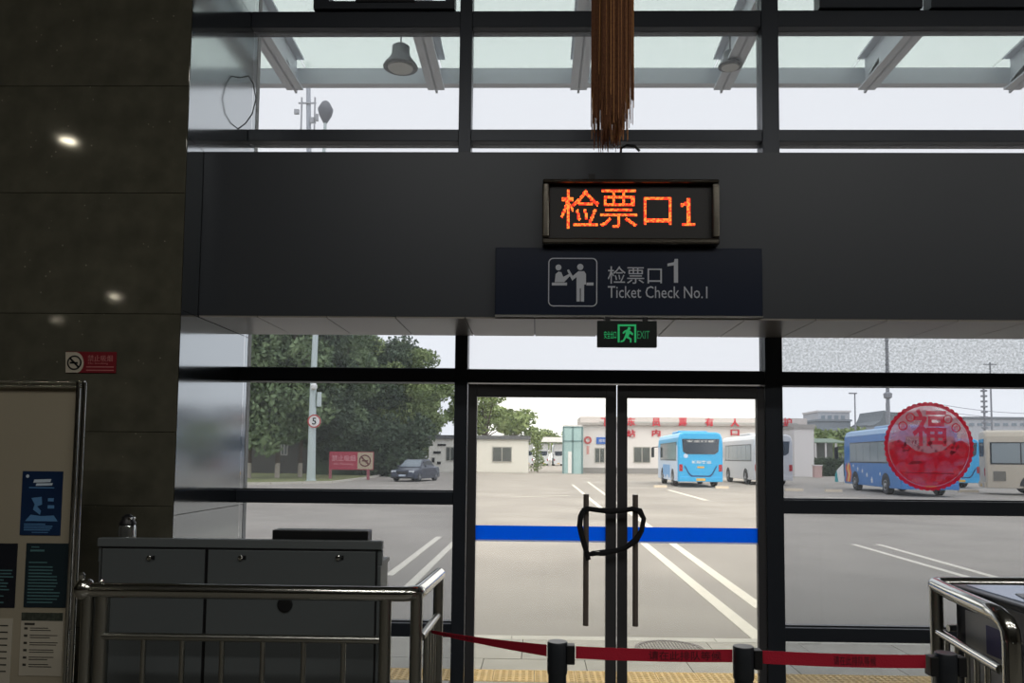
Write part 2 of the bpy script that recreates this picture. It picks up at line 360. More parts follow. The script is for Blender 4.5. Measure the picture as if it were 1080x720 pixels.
MB().tube([(.50, 4.52, 3.447), (.50, 4.51, 3.475), (.53, 4.50, 3.49), (.58, 4.49, 3.48), (.61, 4.49, 3.45)], .008, 8).build('cable', BLACK, led, smooth=True)
MB().box(.30, .34, 4.47, 4.502, 3.20, 3.30).build('bracket', BLACK, led)
# ---------------------------------------------------------------- ticket check sign
tk = empty('ticket_check_sign', (.54, 4.5, 2.432)); tag(tk, 'dark navy sign panel reading Ticket Check No.1 with pictogram', 'sign')
NAVY = mat('navy_sign_panel', srgb(34, 42, 62), .28, spec=.3); GP = mat('grey_sign_print', srgb(205, 210, 222), .5)
MB().box(-.252, 1.330, 4.455, 4.499, 2.440, 2.846).build('panel', NAVY, tk, bev=.004)
MB().box(-.252, 1.330, 4.450, 4.499, 2.432, 2.440).build('edge_strip', STEELD, tk)
def rect_px(a, b, c, d, Y=4.455): p, q = at(a, d, Y), at(b, c, Y); return p.x, q.x, p.z, q.z
for s_, r_, bo in (('检票口', (641, 698, 281, 299), 0), ('1', (704, 715, 273, 298), .0), ('Ticket Check No.1', (641, 746, 302, 314), 0)):
    text('lettering', s_, GP, tk, *rect_px(*r_), 4.455, bold=bo)
# pictogram
def pxz(px, py, Y=4.455): p = at(px, py, Y); return (p.x, p.z)
pic = MB(); a, b, c, d = rect_px(578, 630, 272, 323); rr = .03; wln = .006
out, inn = [], []
for cx_, cz_, a0 in ((b-rr, d-rr, 0), (a+rr, d-rr, 90), (a+rr, c+rr, 180), (b-rr, c+rr, 270)):
    for k in range(6):
        t = R(a0+k*18); out.append((cx_+rr*math.cos(t), cz_+rr*math.sin(t))); inn.append((cx_+(rr-wln)*math.cos(t), cz_+(rr-wln)*math.sin(t)))
for i in range(len(out)):
    j = (i+1) % len(out); pic.poly([out[i], out[j], inn[j], inn[i]], 4.453, 4.455)
pic.build('pictogram_border', GP, tk)
pg = MB()
for pts in ([(582,298),(598,298),(598,301),(582,301)], [(585,297.5),(586,289),(589,286.5),(592,287),(594,292),(600,289),(601,291),(595,297.5)],
            [(598,285),(600,284),(604,291),(610,286),(616,286),(618,289),(618,300),(616,300),(616,318),(612.5,318),(612.5,304),(611.5,304),(611.5,318),(608,318),(608,292),(603.5,296)],
            [(618.5,298),(626,298),(626,301),(618.5,301)]):
    pg.poly([pxz(*q) for q in pts], 4.452, 4.455)
for q, r_ in (((589, 282), 3.1), ((612, 281.5), 3.3)):
    x_, z_ = pxz(*q); pg.disc(x_, z_, r_/178, 4.452, 4.455)
pg.build('pictogram_figures', GP, tk)
# ---------------------------------------------------------------- exit sign
ex = empty('exit_sign', (.53, 4.46, 2.247)); tag(ex, 'small black emergency exit sign with dim green running man', 'sign')
MB().box(.353, .702, 4.42, 4.455, 2.247, 2.402).build('case', mat('exit_case', srgb(22, 30, 30), .35), ex, bev=.004)
MB().box(.40, .43, 4.43, 4.45, 2.40, 2.426).build('bracket', BLACK, ex); MB().box(.62, .65, 4.43, 4.45, 2.40, 2.426).build('bracket', BLACK, ex)
GE = mat('exit_green', srgb(40, 160, 100), .5, emit=srgb(40, 190, 110), es=.4); GE2 = mat('exit_green_dim', srgb(40, 120, 80), .5, emit=srgb(30, 130, 80), es=.45)
text('lettering', '安全出口', GE, ex, *rect_px(637, 650, 349, 357, 4.42), 4.42); text('lettering', 'EXIT', GE2, ex, *rect_px(672, 685, 349, 357, 4.42), 4.42)
e = MB(); q = lambda x, y: pxz(x, y, 4.42)
for pts in ([(651.5,342),(671,342),(671,344),(651.5,344)], [(651.5,344),(653.5,344),(653.5,361),(651.5,361)], [(669,344),(671,344),(671,361),(669,361)],
            [(658,349),(662,347),(665,349),(668,352),(667,353.5),(664,351.5),(663,355),(666,357),(666,361),(664.3,361),(664.3,358),(660.5,356),(658,360),(654.5,361),(654.5,359.3),(657,358.5),(659.5,353),(660,349.8),(657.5,352),(656.5,351)]):
    e.poly([q(*t) for t in pts], 4.418, 4.42)
x_, z_ = q(663.5, 346.3); e.disc(x_, z_, .009, 4.418, 4.42); e.build('running_man', GE, ex)
# ---------------------------------------------------------------- tassel
ts = empty('hanging_tassel', (.40, 4.0, 3.3)); tag(ts, 'long orange-brown thread tassel hanging in front of the upper window', 'tassel')
TH = mat('tassel_thread', srgb(146, 96, 62), .8, col2=srgb(112, 68, 46), nscale=90); TH2 = mat('tassel_thread_gold', srgb(196, 136, 72), .6, noise=.2, nscale=50)
ca = at(646, 0, 4.0); tb = MB(); tb2 = MB()
for i in range(900):
    r_ = .115*math.sqrt(random.random()); a = random.random()*6.283
    x_ = ca.x + r_*math.cos(a); y_ = 4.0 + r_*math.sin(a)
    bot = at(646, random.choice([85, 98, 104, 108, 112, 116, 122, 130, 140, 151]) + random.uniform(-8, 6), 4.0).z if abs(x_-ca.x) > .04 else at(646, random.uniform(108, 154), 4.0).z
    if x_ - ca.x > .055: bot += .16*random.random()
    sw = random.uniform(-.004, .004); w = .0016
    z1 = 4.55; (tb2 if random.random() < .15 else tb).hexa([(x_+sw-w, y_-w, bot), (x_+sw+w, y_-w, bot), (x_+sw+w, y_+w, bot), (x_+sw-w, y_+w, bot), (x_-w, y_-w, z1), (x_+w, y_-w, z1), (x_+w, y_+w, z1), (x_-w, y_+w, z1)])
o = tb.build('threads', TH, ts, fix=False); o['kind'] = 'stuff'; o = tb2.build('threads', TH2, ts, fix=False); o['kind'] = 'stuff'
MB().lathe([(.125, 4.53), (.13, 4.56), (.10, 4.62), (.04, 4.68), (.02, 4.74)], (ca.x, 4.0, 0)).build('cap', mat('red_cap', srgb(150, 30, 25), .5), ts, smooth=True)
MB().tube([(ca.x, 4, 4.72), (ca.x, 4, 6.5)], .008, 6).build('cord', mat('red_cap', srgb(150, 30, 25), .5), ts)
# ---------------------------------------------------------------- window sticker
YS = YG - .006
sc_ = at(979.5, 470.5, YS); SR = 46/152.0
st = empty('window_sticker', (sc_.x, YS, sc_.z - SR)); tag(st, 'round red papercut good-fortune sticker on the right window pane', 'sticker')
RF = film('red_sticker_film', srgb(248, 70, 100), .80, front=.03); RF2 = film('red_sticker_wash', srgb(250, 170, 180), .25, 9, .35, .65, .6, front=.03); RF3 = film('red_sticker_lower', srgb(245, 95, 118), .5, 14, .4, .6, .85, front=.03); PK = film('pale_sticker_print', srgb(255, 200, 205), .7, front=.05)
cx_, cz_ = sc_.x, sc_.z
e = MB(); n = 144
for i in range(n):
    a, b = 2*math.pi*i/n, 2*math.pi*(i+1)/n; ro = SR*(1 if i % 3 else .975); rb = SR*(1 if (i+1) % 3 else .975)
    e.poly([(cx_+.91*SR*math.cos(a), cz_+.91*SR*math.sin(a)), (cx_+ro*math.cos(a), cz_+ro*math.sin(a)), (cx_+rb*math.cos(b), cz_+rb*math.sin(b)), (cx_+.91*SR*math.cos(b), cz_+.91*SR*math.sin(b))], YS-.002, YS-.001)
e.build('scalloped_rim', RF, st)
m = MB(); m.disc(cx_, cz_, SR*.91, YS-.0008, YS-.0004, 48); m.build('film', RF2, st)
def fan(name, pts, mm, y=YS-.0016):
    m = MB().poly([(cx_+a*SR, cz_+b*SR) for a, b in pts], y-.0004, y); return m.build(name, mm, st)
low = [(-.88, .08), (-.65, .14), (-.45, .02), (-.3, -.10), (0, -.16), (.3, -.10), (.5, .06), (.72, .14), (.88, .06)] + [(.9*math.cos(R(-a)), .9*math.sin(R(-a))) for a in range(0, 181, 12)]
fan('lower_scene', low, RF3)
text('fortune_character', '福', RF, st, cx_-.36*SR, cx_+.40*SR, cz_+.0*SR, cz_+.84*SR, YS-.002, .0006, bold=.018)
for ch, px, py in (('吉', 952, 449), ('祥', 960, 440), ('如', 999.5, 442), ('意', 1008, 451)):
    p = at(px, py, YS); m = MB().ring(p.x, p.z, 3.6/152, 4.7/152, YS-.003, YS-.0024, 16); m.build('coin', RF, st)
    text('coin_character', ch, RF, st, p.x-.017, p.x+.017, p.z-.017, p.z+.017, YS-.0032, .0006)
e = MB()
for k in range(26):
    a = random.uniform(-.75, .75); b = random.uniform(-.15, .12) ; w = random.uniform(.02, .06); h_ = random.uniform(.02, .07)
    e.poly([(cx_+(a-w)*SR, cz_+(b)*SR), (cx_+(a)*SR, cz_+(b-h_)*SR), (cx_+(a+w)*SR, cz_+(b+.01)*SR), (cx_+a*SR, cz_+(b+h_)*SR)], YS-.0034, YS-.003)
e.poly([(cx_-.48*SR, cz_-.42*SR), (cx_-.14*SR, cz_-.38*SR), (cx_-.2*SR, cz_-.33*SR), (cx_-.4*SR, cz_-.34*SR)], YS-.0034, YS-.003)
e.poly([(cx_-.62*SR, cz_-.60*SR), (cx_+.55*SR, cz_-.62*SR), (cx_+.55*SR, cz_-.60*SR), (cx_-.62*SR, cz_-.58*SR)], YS-.0034, YS-.003)
e.build('cut_pattern', film('grey_cut_print', srgb(205, 150, 165), .75), st)
# ---------------------------------------------------------------- wall no smoking sign
ns = empty('no_smoking_sign', (-2.62, 4.28, 2.1)); tag(ns, 'small dark red no-smoking sign on the stone wall', 'sign')
p = rect_px(69, 123, 371, 393, 4.274); MB().box(p[0], p[1], 4.273, 4.279, p[2], p[3]).build('plate', mat('maroon_plate', srgb(132, 30, 42), .4), ns, bev=.002)
CREAM = mat('cream_print', srgb(200, 192, 176), .5); PKT = mat('pale_red_print', srgb(190, 120, 120), .5)
pts = [pxz(69.3, 371.3, 4.273), pxz(80, 371.3, 4.273)] + [pxz(80+8.3*math.sin(R(a)), 382.3-11*math.cos(R(a)), 4.273) for a in range(10, 171, 16)] + [pxz(80, 392.7, 4.273), pxz(69.3, 392.7, 4.273)]
MB().poly(pts, 4.2715, 4.273).build('cream_field', CREAM, ns)
c0 = pxz(78.3, 382.3, 4.27); e = MB().ring(c0[0], c0[1], .034, .042, 4.2695, 4.2715, 28); e.poly([(c0[0]-.031, c0[1]+.024), (c0[0]-.024, c0[1]+.031), (c0[0]+.031, c0[1]-.024), (c0[0]+.024, c0[1]-.031)], 4.2695, 4.2715)
e.poly([(c0[0]-.026, c0[1]-.006), (c0[0]+.02, c0[1]-.006), (c0[0]+.02, c0[1]+.004), (c0[0]-.026, c0[1]+.004)], 4.2695, 4.2715)
e.build('no_smoking_symbol', BLACK, ns)
text('lettering', '禁止吸烟', PKT, ns, *rect_px(92.5, 119, 374.5, 381, 4.273), 4.273)
text('lettering', 'No Smoking', PKT, ns, *rect_px(93, 114, 382, 384.5, 4.273), 4.273, .001)
for y_ in (387, 390.5): p = rect_px(91, 120, y_-.6, y_+.3, 4.273); MB().box(p[0], p[1], 4.272, 4.273, p[2], p[3]).build('print_line', PKT, ns)
# ---------------------------------------------------------------- notice board
nb = empty('notice_board', (-2.6, 3.62, 0)); tag(nb, 'beige notice board with stainless steel frame at the left edge', 'notice board')
MB().box(-3.35, -2.215, 3.62, 3.65, .10, 1.915).build('panel', mat('beige_board', srgb(160, 152, 134), .6, noise=.03, nscale=2), nb)
for xx in (-2.180, -2.209): MB().tube([(xx, 3.60, 0), (xx, 3.60, 1.938)], .0105, 12).build('frame_upright', STEEL, nb, smooth=True)
MB().tube([(-3.38, 3.60, 0), (-3.38, 3.60, 1.94)], .013, 12).build('frame_upright', STEEL, nb, smooth=True)
for zz in (1.938, 1.917): MB().tube([(-3.38, 3.60, zz), (-2.178, 3.60, zz)], .008, 12).build('frame_rail', STEEL, nb, smooth=True)
MB().tube([(-3.38, 3.60, .10), (-2.178, 3.60, .10)], .0105, 12).build('frame_rail', STEEL, nb, smooth=True)
MB().box(-2.24, -2.15, 3.40, 3.82, 0, .02).build('foot', STEELD, nb, bev=.004); MB().box(-3.42, -3.34, 3.40, 3.82, 0, .02).build('foot', STEELD, nb, bev=.004)
def poster(px0, px1, py0, py1, m, lab, lines, lm, group=None, deco=None):
    x0, x1, z0, z1 = rect_px(px0, px1, py0, py1, 3.62); t = empty('poster', ((x0+x1)/2, 3.62, z0)); tag(t, lab, 'poster')
    MB().box(x0, x1, 3.617, 3.6199, z0, z1).build('sheet', m, t)
    for (a, b, c, d) in lines:
        MB().box(x0+(x1-x0)*a, x0+(x1-x0)*b, 3.6162, 3.617, z1-(z1-z0)*d, z1-(z1-z0)*c).build('print_line', lm, t)
    if deco: deco(t, x0, x1, z0, z1)
    return t
def dc(t, x0, x1, z0, z1):
    W_, H_ = x1-x0, z1-z0; lb = mat('poster_light_blue', srgb(90, 140, 190), .5); e = MB()
    for pts in ([(.25,.42),(.5,.40),(.52,.52),(.40,.55),(.50,.62),(.48,.68),(.30,.60),(.34,.52)], [(.12,.78),(.25,.68),(.5,.70),(.82,.69),(.92,.78)], [(.66,.42),(.8,.42),(.8,.47),(.66,.47)], [(.66,.53),(.82,.53),(.82,.58),(.66,.58)]):
        e.poly([(x0+a*W_, z1-b*H_) for a, b in pts], 3.6162, 3.617)
    e.build('illustration', lb, t)
    e = MB(); e.poly([(x0+a*W_, z1-b*H_) for a, b in [(.30,.13),(.72,.12),(.70,.17),(.28,.18)]], 3.6162, 3.617); e.poly([(x0+a*W_, z1-b*H_) for a, b in [(.36,.19),(.76,.185),(.74,.22),(.34,.23)]], 3.6162, 3.617)
    e.disc(x0+.13*W_, z1-.08*H_, .008, 3.6162, 3.617, 12); e.build('title', mat('poster_white', srgb(200, 215, 230), .5), t)
PB = mat('poster_blue_sheet', srgb(24, 54, 94), .35, col2=srgb(14, 30, 62), nscale=3); PDK = mat('poster_dark_sheet', srgb(26, 42, 50), .4); PWH = mat('poster_white_sheet', srgb(186, 180, 166), .6)
PL = mat('poster_teal_print', srgb(80, 120, 125), .5); PK2 = mat('poster_black_print', srgb(60, 58, 54), .6)
poster(21, 67, 497, 564, PB, 'bright blue poster with pale illustration on the notice board', [(.18,.80,.25,.265), (.1,.62,.82,.835), (.1,.8,.85,.865), (.1,.78,.88,.895), (.1,.74,.91,.925), (.3,.7,.95,.96)], mat('poster_light_blue', srgb(90, 140, 190), .5), deco=dc)
poster(25, 74, 573, 640, PDK, 'dark green-black text poster below the blue poster', [(.12,.3,.05,.07), (.1,.42,.10,.13), (.08,.5,.29,.31)] + [(.08, random.uniform(.6,.92), .36+.05*k, .38+.05*k) for k in range(12)], PL)
poster(-30, 19, 573, 640, mat('poster_black_sheet', srgb(24, 28, 38), .4), 'dark poster cut off by the left edge of the picture', [(.3, random.uniform(.6,.95), .36+.05*k, .38+.05*k) for k in range(12)], PL)
def dc2(t, x0, x1, z0, z1):
    W_, H_ = x1-x0, z1-z0
    MB().box(x0, x1-.02*W_, 3.6165, 3.617, z1-.13*H_, z1).build('header', mat('poster_header', srgb(60, 66, 58), .6, noise=.5, nscale=60), t)
    for k in range(6): MB().box(x0+.08*W_, x0+.16*W_, 3.6162, 3.617, z1-(.27+.115*k)*H_, z1-(.235+.115*k)*H_).build('icon', PK2, t)
poster(20, 68, 646, 712, PWH, 'white notice with dark header below the two dark posters', [(.08,.32,.165,.20)] + [(.22, random.uniform(.6,.92), .24+.115*(k//2)+.035*(k % 2), .252+.115*(k//2)+.035*(k % 2)) for k in range(12)], PK2, deco=dc2)
poster(-36, 14, 652, 720, PWH, 'white notice cut off by the left edge of the picture', [(.1, .9, .1+.1*k, .12+.1*k) for k in range(8)], PK2)
# ---------------------------------------------------------------- counter
ct = empty('counter_cabinet', (-1.35, 3.7, 0)); tag(ct, 'dark grey steel counter cabinet behind the left guard rail', 'cabinet')
CG = mat('grey_powder_coat', srgb(104, 110, 113), .42, .15, noise=.03, nscale=3); CG2 = mat('grey_powder_coat_front', srgb(97, 103, 106), .42, .15)
MB().box(-1.995, -.700, 3.466, 3.63, .03, 1.10).build('body', CG, ct, bev=.004); MB().box(-2.0, -.695, 3.455, 3.495, 1.173, 1.212).build('front_rail', CG, ct, bev=.003); MB().box(-2.0, -.695, 3.467, 3.495, 1.10, 1.173).build('front_upstand', CG, ct, bev=.004); MB().box(-2.0, -.695, 3.495, 3.64, 1.10, 1.118).build('worktop', CG, ct)
MB().box(-1.97, -.72, 3.48, 3.61, 0, .03).build('plinth', BLACK, ct)
for (a, b) in ((-1.972, -1.500), (-1.485, -.722)):
    for (z0, z1) in ((1.005, 1.165), (.10, .985)): MB().box(a-.006, b+.006, 3.4535, 3.4659, z0-.006, z1+.006).build('shadow_gap', BLACK, ct)
for (a, b, locks) in ((-1.972, -1.500, [158]), (-1.485, -.722, [254, 357])):
    d = MB().box(a, b, 3.449, 3.466, 1.005, 1.165).build('drawer', CG2, ct, bev=.002)
    for lx in locks:
        p = at(lx, 588, 3.45); MB().lathe([(.011, 3.449), (.011, 3.441), (.008, 3.439)], (p.x, 0, p.z), 14, 'y').build('keyhole', STEEL, d, smooth=True)
        MB().box(p.x+.012, p.x+.024, 3.446, 3.449, p.z-.008, p.z+.010).build('keyhole_cover', BLACK, d)
for (a, b) in ((-1.972, -1.500), (-1.485, -.722)):
    d = MB().box(a, b, 3.449, 3.466, .10, .985).build('cabinet_door', CG2, ct, bev=.002)
    if a > -1.6:
        MB().lathe([(.034, 3.449), (.034, 3.443), (.028, 3.441)], (-1.127, 0, .925), 20, 'y').build('pull', BLACK, d)
btl = empty('vacuum_flask', (-1.9, 3.7, 1.212)); p = at(134, 566, 3.57)
btl.location = (p.x, 3.57, 1.1182); WO[btl.name] = Vector(btl.location); tag(btl, 'small steel and glass flask standing on the counter', 'bottle')
MB().lathe([(.036, 1.118), (.038, 1.126), (.038, 1.252), (.034, 1.262)], (p.x, 3.57, .0004), 20).build('flask_body', mat('flask_steel', srgb(200, 205, 205), .12, .9), btl, smooth=True)
MB().lathe([(.037, 1.262), (.037, 1.272), (.028, 1.285), (.026, 1.300), (.018, 1.305), (.01, 1.312)], (p.x, 3.57, .0004), 20).build('flask_lid', BLACK, btl, smooth=True)
MB().box(p.x+.012, p.x+.026, 3.545, 3.595, 1.285, 1.298).build('flask_handle', STEEL, btl, bev=.003)
fb = at(290, 566, 3.55); fc = at(390, 566, 3.55)
bx = MB().box(fb.x, fc.x, 3.51, 3.60, 1.1185, 1.252).build('flat_box', BLACK, None, bev=.004); tag(bx, 'low black box showing above the right end of the counter', 'box')
# ---------------------------------------------------------------- left guard rail
def arc(c, r, a0, a1, ax, ay, n=6):
    return [Vector(c) + Vector(ax)*r*math.cos(R(a0+(a1-a0)*k/n)) + Vector(ay)*r*math.sin(R(a0+(a1-a0)*k/n)) for k in range(n+1)]
gl_ = empty('guard_rail', (-1.1, 3.1, 0)); tag(gl_, 'L-shaped stainless steel guard rail in front of the grey counter', 'railing')
ZT = 1.045
MB().tube([(-1.80, 3.08, ZT), (-.55, 3.08, ZT)] + arc((-.535, 3.14, ZT), .06, -90, 0, (1,0,0), (0,1,0)) + [(-.452, 3.60, ZT)], .030, 18).build('top_tube', STEEL, gl_, smooth=True)
MB().lathe([(.0, -.045), (.028, -.034), (.042, -.01), (.042, .012), (.028, .036), (.012, .044)], (-1.825, 3.08, ZT+.002), 18).build('ball_joint', STEEL, gl_, smooth=True)
MB().lathe([(.012, 0), (.014, .02), (.006, .03)], (-1.84, 3.08, ZT+.04), 10).build('finial', STEEL, gl_, smooth=True)
for k, dx in enumerate((-.012, .022)): MB().lathe([(.006, 0), (.007, .012), (.003, .018)], (-1.80+dx*2, 3.08, ZT+.024), 8).build('bolt', STEEL, gl_)
MB().tube([(-1.745, 3.08, .862), (-.62, 3.08, .862)], .0155, 12).build('mid_tube', STEELD, gl_, smooth=True)
MB().tube([(-.462, 3.14, .862), (-.452, 3.56, .862)], .0155, 12).build('mid_tube', STEELD, gl_, smooth=True)
MB().tube([(-1.745, 3.08, .12), (-.62, 3.08, .12)], .0155, 12).build('low_tube', STEELD, gl_, smooth=True)
MB().tube([(-.462, 3.14, .12), (-.452, 3.56, .12)], .0155, 12).build('low_tube', STEELD, gl_, smooth=True)
for (x_, y_, r_) in ((-1.81, 3.08, .024), (-1.755, 3.09, .028), (-.600, 3.08, .025), (-.478, 3.10, .025), (-.452, 3.585, .024)):
    MB().tube([(x_, y_, 0), (x_, y_, ZT)], r_, 16).build('post', STEELD, gl_, smooth=True)
    MB().lathe([(.05, 0), (.05, .008), (.03, .014)], (x_, y_, 0), 16).build('base_flange', STEELD, gl_, smooth=True)
for px in (151, 192, 234, 277, 320, 362):
    p = at(px, 690, 3.08); MB().tube([(p.x, 3.08, .12), (p.x, 3.08, .862)], .0105, 10).build('baluster', STEELD, gl_, smooth=True)
for y_ in (3.24, 3.33, 3.42, 3.50): MB().tube([(-.458, y_, .12), (-.458, y_, .862)], .0105, 10).build('baluster', STEELD, gl_, smooth=True)
# ---------------------------------------------------------------- right guard rail
gr_ = empty('guard_rail', (1.7, 3.1, 0)); tag(gr_, 'stainless steel guard rail around the dark bin at the right edge', 'railing')
ZR = 1.055
def rx(y): return 1.66 + (y-2.80)*.15
tp = [(2.6, 3.48, ZR), (1.83, 3.45, ZR)] + [(1.755+.06*(1-math.sin(R(a))), 3.39+.06*math.cos(R(a))*1, ZR) for a in range(20, 91, 14)] + [(rx(3.2), 3.2, ZR), (rx(2.86), 2.86, ZR)]
tp += [(rx(2.80)+.005, 2.80, ZR-.004), (rx(2.76)+.015, 2.765, ZR-.02), (rx(2.74)+.02, 2.745, ZR-.05), (rx(2.735)+.022, 2.74, ZR-.09), (rx(2.735)+.022, 2.74, 0)]
MB().tube(tp, .031, 18).build('top_tube', STEEL, gr_, smooth=True)
MB().tube([(1.83, 3.45, .862), (2.6, 3.48, .862)], .0155, 12).build('mid_tube', STEELD, gr_, smooth=True)
MB().tube([(rx(3.36), 3.36, .862), (rx(2.78), 2.78, .862)], .018, 12).build('mid_tube', STEEL, gr_, smooth=True); MB().tube([(rx(3.36), 3.36, .12), (rx(2.78), 2.78, .12)], .018, 12).build('low_tube', STEEL, gr_, smooth=True)
MB().tube([(rx(3.385), 3.385, 0), (rx(3.385), 3.385, ZR)], .027, 16).build('post', STEELD, gr_, smooth=True)
MB().tube([(2.6, 3.48, 0), (2.6, 3.48, ZR)], .027, 16).build('post', STEELD, gr_, smooth=True)
for x_, y_ in ((rx(3.385), 3.385), (rx(2.74)+.02, 2.74), (2.6, 3.48)): MB().lathe([(.055, 0), (.055, .008), (.034, .014)], (x_, y_, 0), 16).build('base_flange', STEELD, gr_, smooth=True)
for y_ in (3.27, 3.17, 3.07, 2.98, 2.89): MB().tube([(rx(y_), y_, .12), (rx(y_), y_, .862)], .0105, 10).build('baluster', STEEL, gr_, smooth=True)
for k in range(9):
    a = R(k*40); MB().lathe([(.0, -.004), (.004, 0), (.0, .004)], (rx(2.735)+.022+.031*math.cos(a), 2.74+.031*math.sin(a), ZR-.085), 8).build('rivet', STEEL, gr_)
# ---------------------------------------------------------------- bin
bn = empty('litter_bin', (2.1, 3.1, 0)); tag(bn, 'dark box-shaped litter bin inside the right guard rail', 'bin')
BN = mat('dark_bin_metal', srgb(44, 48, 58), .3, .3)
MB().box(1.80, 2.45, 2.83, 3.33, .03, 1.045).build('body', BN, bn, bev=.008)
MB().box(1.79, 2.46, 2.82, 3.34, 1.045, 1.072).build('lid_rim', BN, bn, bev=.006)
MB().box(1.83, 2.42, 2.86, 3.30, 1.072, 1.076).build('lid_plate', mat('pale_blue_steel', srgb(178, 190, 215), .25, .6), bn)
MB().poly([(1.86, 2.95), (2.40, 2.90), (2.40, 3.0), (1.90, 3.08)], 1.076, 1.080, 'xy').build('tray', BN, bn)
MB().box(1.796, 1.80, 2.92, 3.25, .60, .98).build('side_plate', mat('bin_side_plate', srgb(150, 152, 156), .4, .3), bn); MB().box(1.793, 1.796, 3.0, 3.1, .84, .95).build('sticker', mat('bin_sticker', srgb(52, 50, 110), .5), bn)
for x_ in (1.84, 2.41):
    for y_ in (2.87, 3.29): MB().box(x_-.03, x_+.03, y_-.03, y_+.03, 0, .03).build('foot', BLACK, bn)
# ---------------------------------------------------------------- belt posts and belts
PST = mat('post_black', srgb(46, 50, 56), .35, .3)
posts = []
for i, (px, py, Y, lab) in enumerate(((588, 676, 2.70, 'black belt barrier post in front of the left door leaf'), (784, 681, 2.66, 'black belt barrier post in front of the right door edge'), (997, 688, 2.62, 'black belt barrier post beside the right guard rail'))):
    p = at(px, py, Y); t = empty('belt_post', (p.x, Y, 0)); tag(t, lab, 'post', 'belt barrier posts'); zt = p.z
    MB().tube([(p.x, Y, .02), (p.x, Y, zt-.11)], .0315, 20).build('pole', PST, t, smooth=True)
    MB().lathe([(.0345, zt-.11), (.0355, zt-.10), (.0355, zt-.004), (.033, zt)], (p.x, Y, 0), 20).build('head', PST, t, smooth=True)
    for dx in ((.046,) if i < 2 else (-.046, .046)): MB().box(p.x+dx-.014, p.x+dx+.014, Y-.022, Y+.022, zt-.075, zt-.010).build('belt_clip', BLACK, t, bev=.003)
    MB().lathe([(.17, 0), (.17, .01), (.12, .028), (.04, .04)], (p.x, Y, 0), 32).build('base', PST, t, smooth=True)
    posts.append((p.x, Y, zt))
RB = mat('red_belt', srgb(186, 22, 52), .6, bump=.2, bscale=200); BT = mat('belt_print', srgb(96, 18, 34), .6)
def belt(a, b, za0, za1, zb0, zb1, sag, lab, tx):
    t = empty('barrier_belt', ((a[0]+b[0])/2, (a[1]+b[1])/2, min(za0, zb0)-sag)); tag(t, lab, 'belt', 'red barrier belts')
    m = MB(); N = 14; fn = lambda u: (a[0]+(b[0]-a[0])*u, a[1]+(b[1]-a[1])*u, za0+(zb0-za0)*u-sag*4*u*(1-u), za1+(zb1-za1)*u-sag*4*u*(1-u))
    for i in range(N):
        x0, y0, l0, h0 = fn(i/N); x1, y1, l1, h1 = fn((i+1)/N)
        m.hexa([(x0, y0-.001, l0), (x1, y1-.001, l1), (x1, y1+.001, l1), (x0, y0+.001, l0), (x0, y0-.001, h0), (x1, y1-.001, h1), (x1, y1+.001, h1), (x0, y0+.001, h0)])
    m.build('webbing', RB, t)
    for u0, u1 in tx:
        def pl(x, y, z, u0=u0, u1=u1):
            u = u0+(u1-u0)*x; X, Y_, l, h = fn(u); return (X, Y_-.0012+y, l+(h-l)*(.14+.72*z))
        text('lettering', '请在此排队等候', BT, t, 0, 1, 0, 1, 0, .0006, .01, place=pl)
(p1, p2, p3) = posts; g0 = at(455, 666, 3.35)
belt((g0.x, 3.35), (p1[0]-.0375, p1[1]), g0.z-.006, g0.z+.006, p1[2]-.052, p1[2]-.012, .004, 'red belt from the left guard rail to the first post', [(.12, .42)])
belt((p1[0]+.064, p1[1]), (p2[0]-.0375, p2[1]), p1[2]-.058, p1[2]-.016, p2[2]-.055, p2[2]-.012, .004, 'red belt spanning the two posts before the doors', [(.47, .93)])
belt((p2[0]+.064, p2[1]), (p3[0]-.066, p3[1]), p2[2]-.058, p2[2]-.014, p3[2]-.052, p3[2]-.008, .004, 'red belt between the second post and the right rail', [(.44, .70)])
# ---------------------------------------------------------------- ceiling downlights (their mirror images show in the polished stone)
LM = mat('downlight_lens', (1, .93, .75, 1), .5, emit=(1, .9, .68, 1), es=90); LT = mat('downlight_trim', srgb(210, 210, 205), .4)
def downlight(x, y, lab, r_=.09, lum=True):
    t = empty('ceiling_light', (x, y, 6.42)); tag(t, lab, 'lamp', 'round ceiling downlights of the hall')
    MB().lathe([(r_+.03, 6.5), (r_+.03, 6.47), (r_+.005, 6.46)], (x, y, 0), 24).build('trim_ring', LT, t); MB().lathe([(r_, 6.459), (r_, 6.452)], (x, y, 0), 24).build('lens', LM, t)
    ld = bpy.data.lights.new('downlight', 'SPOT'); ld.energy = 110; ld.spot_size = R(110); ld.spot_blend = .6; ld.shadow_soft_size = .08; ld.color = (1, .92, .76)
    lo = bpy.data.objects.new('lamp_light', ld); C.objects.link(lo); lo.location = (0, 0, .02); lo.parent = t
for (px, py, plane, r_) in ((72, 149, 4.28, .11), (121, 313, 4.28, .13), (60, 337, 4.28, .09), (745, 268, 4.455, .05)):
    d = ray(px, py); t_ = (6.45-1.6)/d.z; downlight(d.x*t_, 2*plane - d.y*t_, 'round downlight recessed in the hall ceiling', r_)
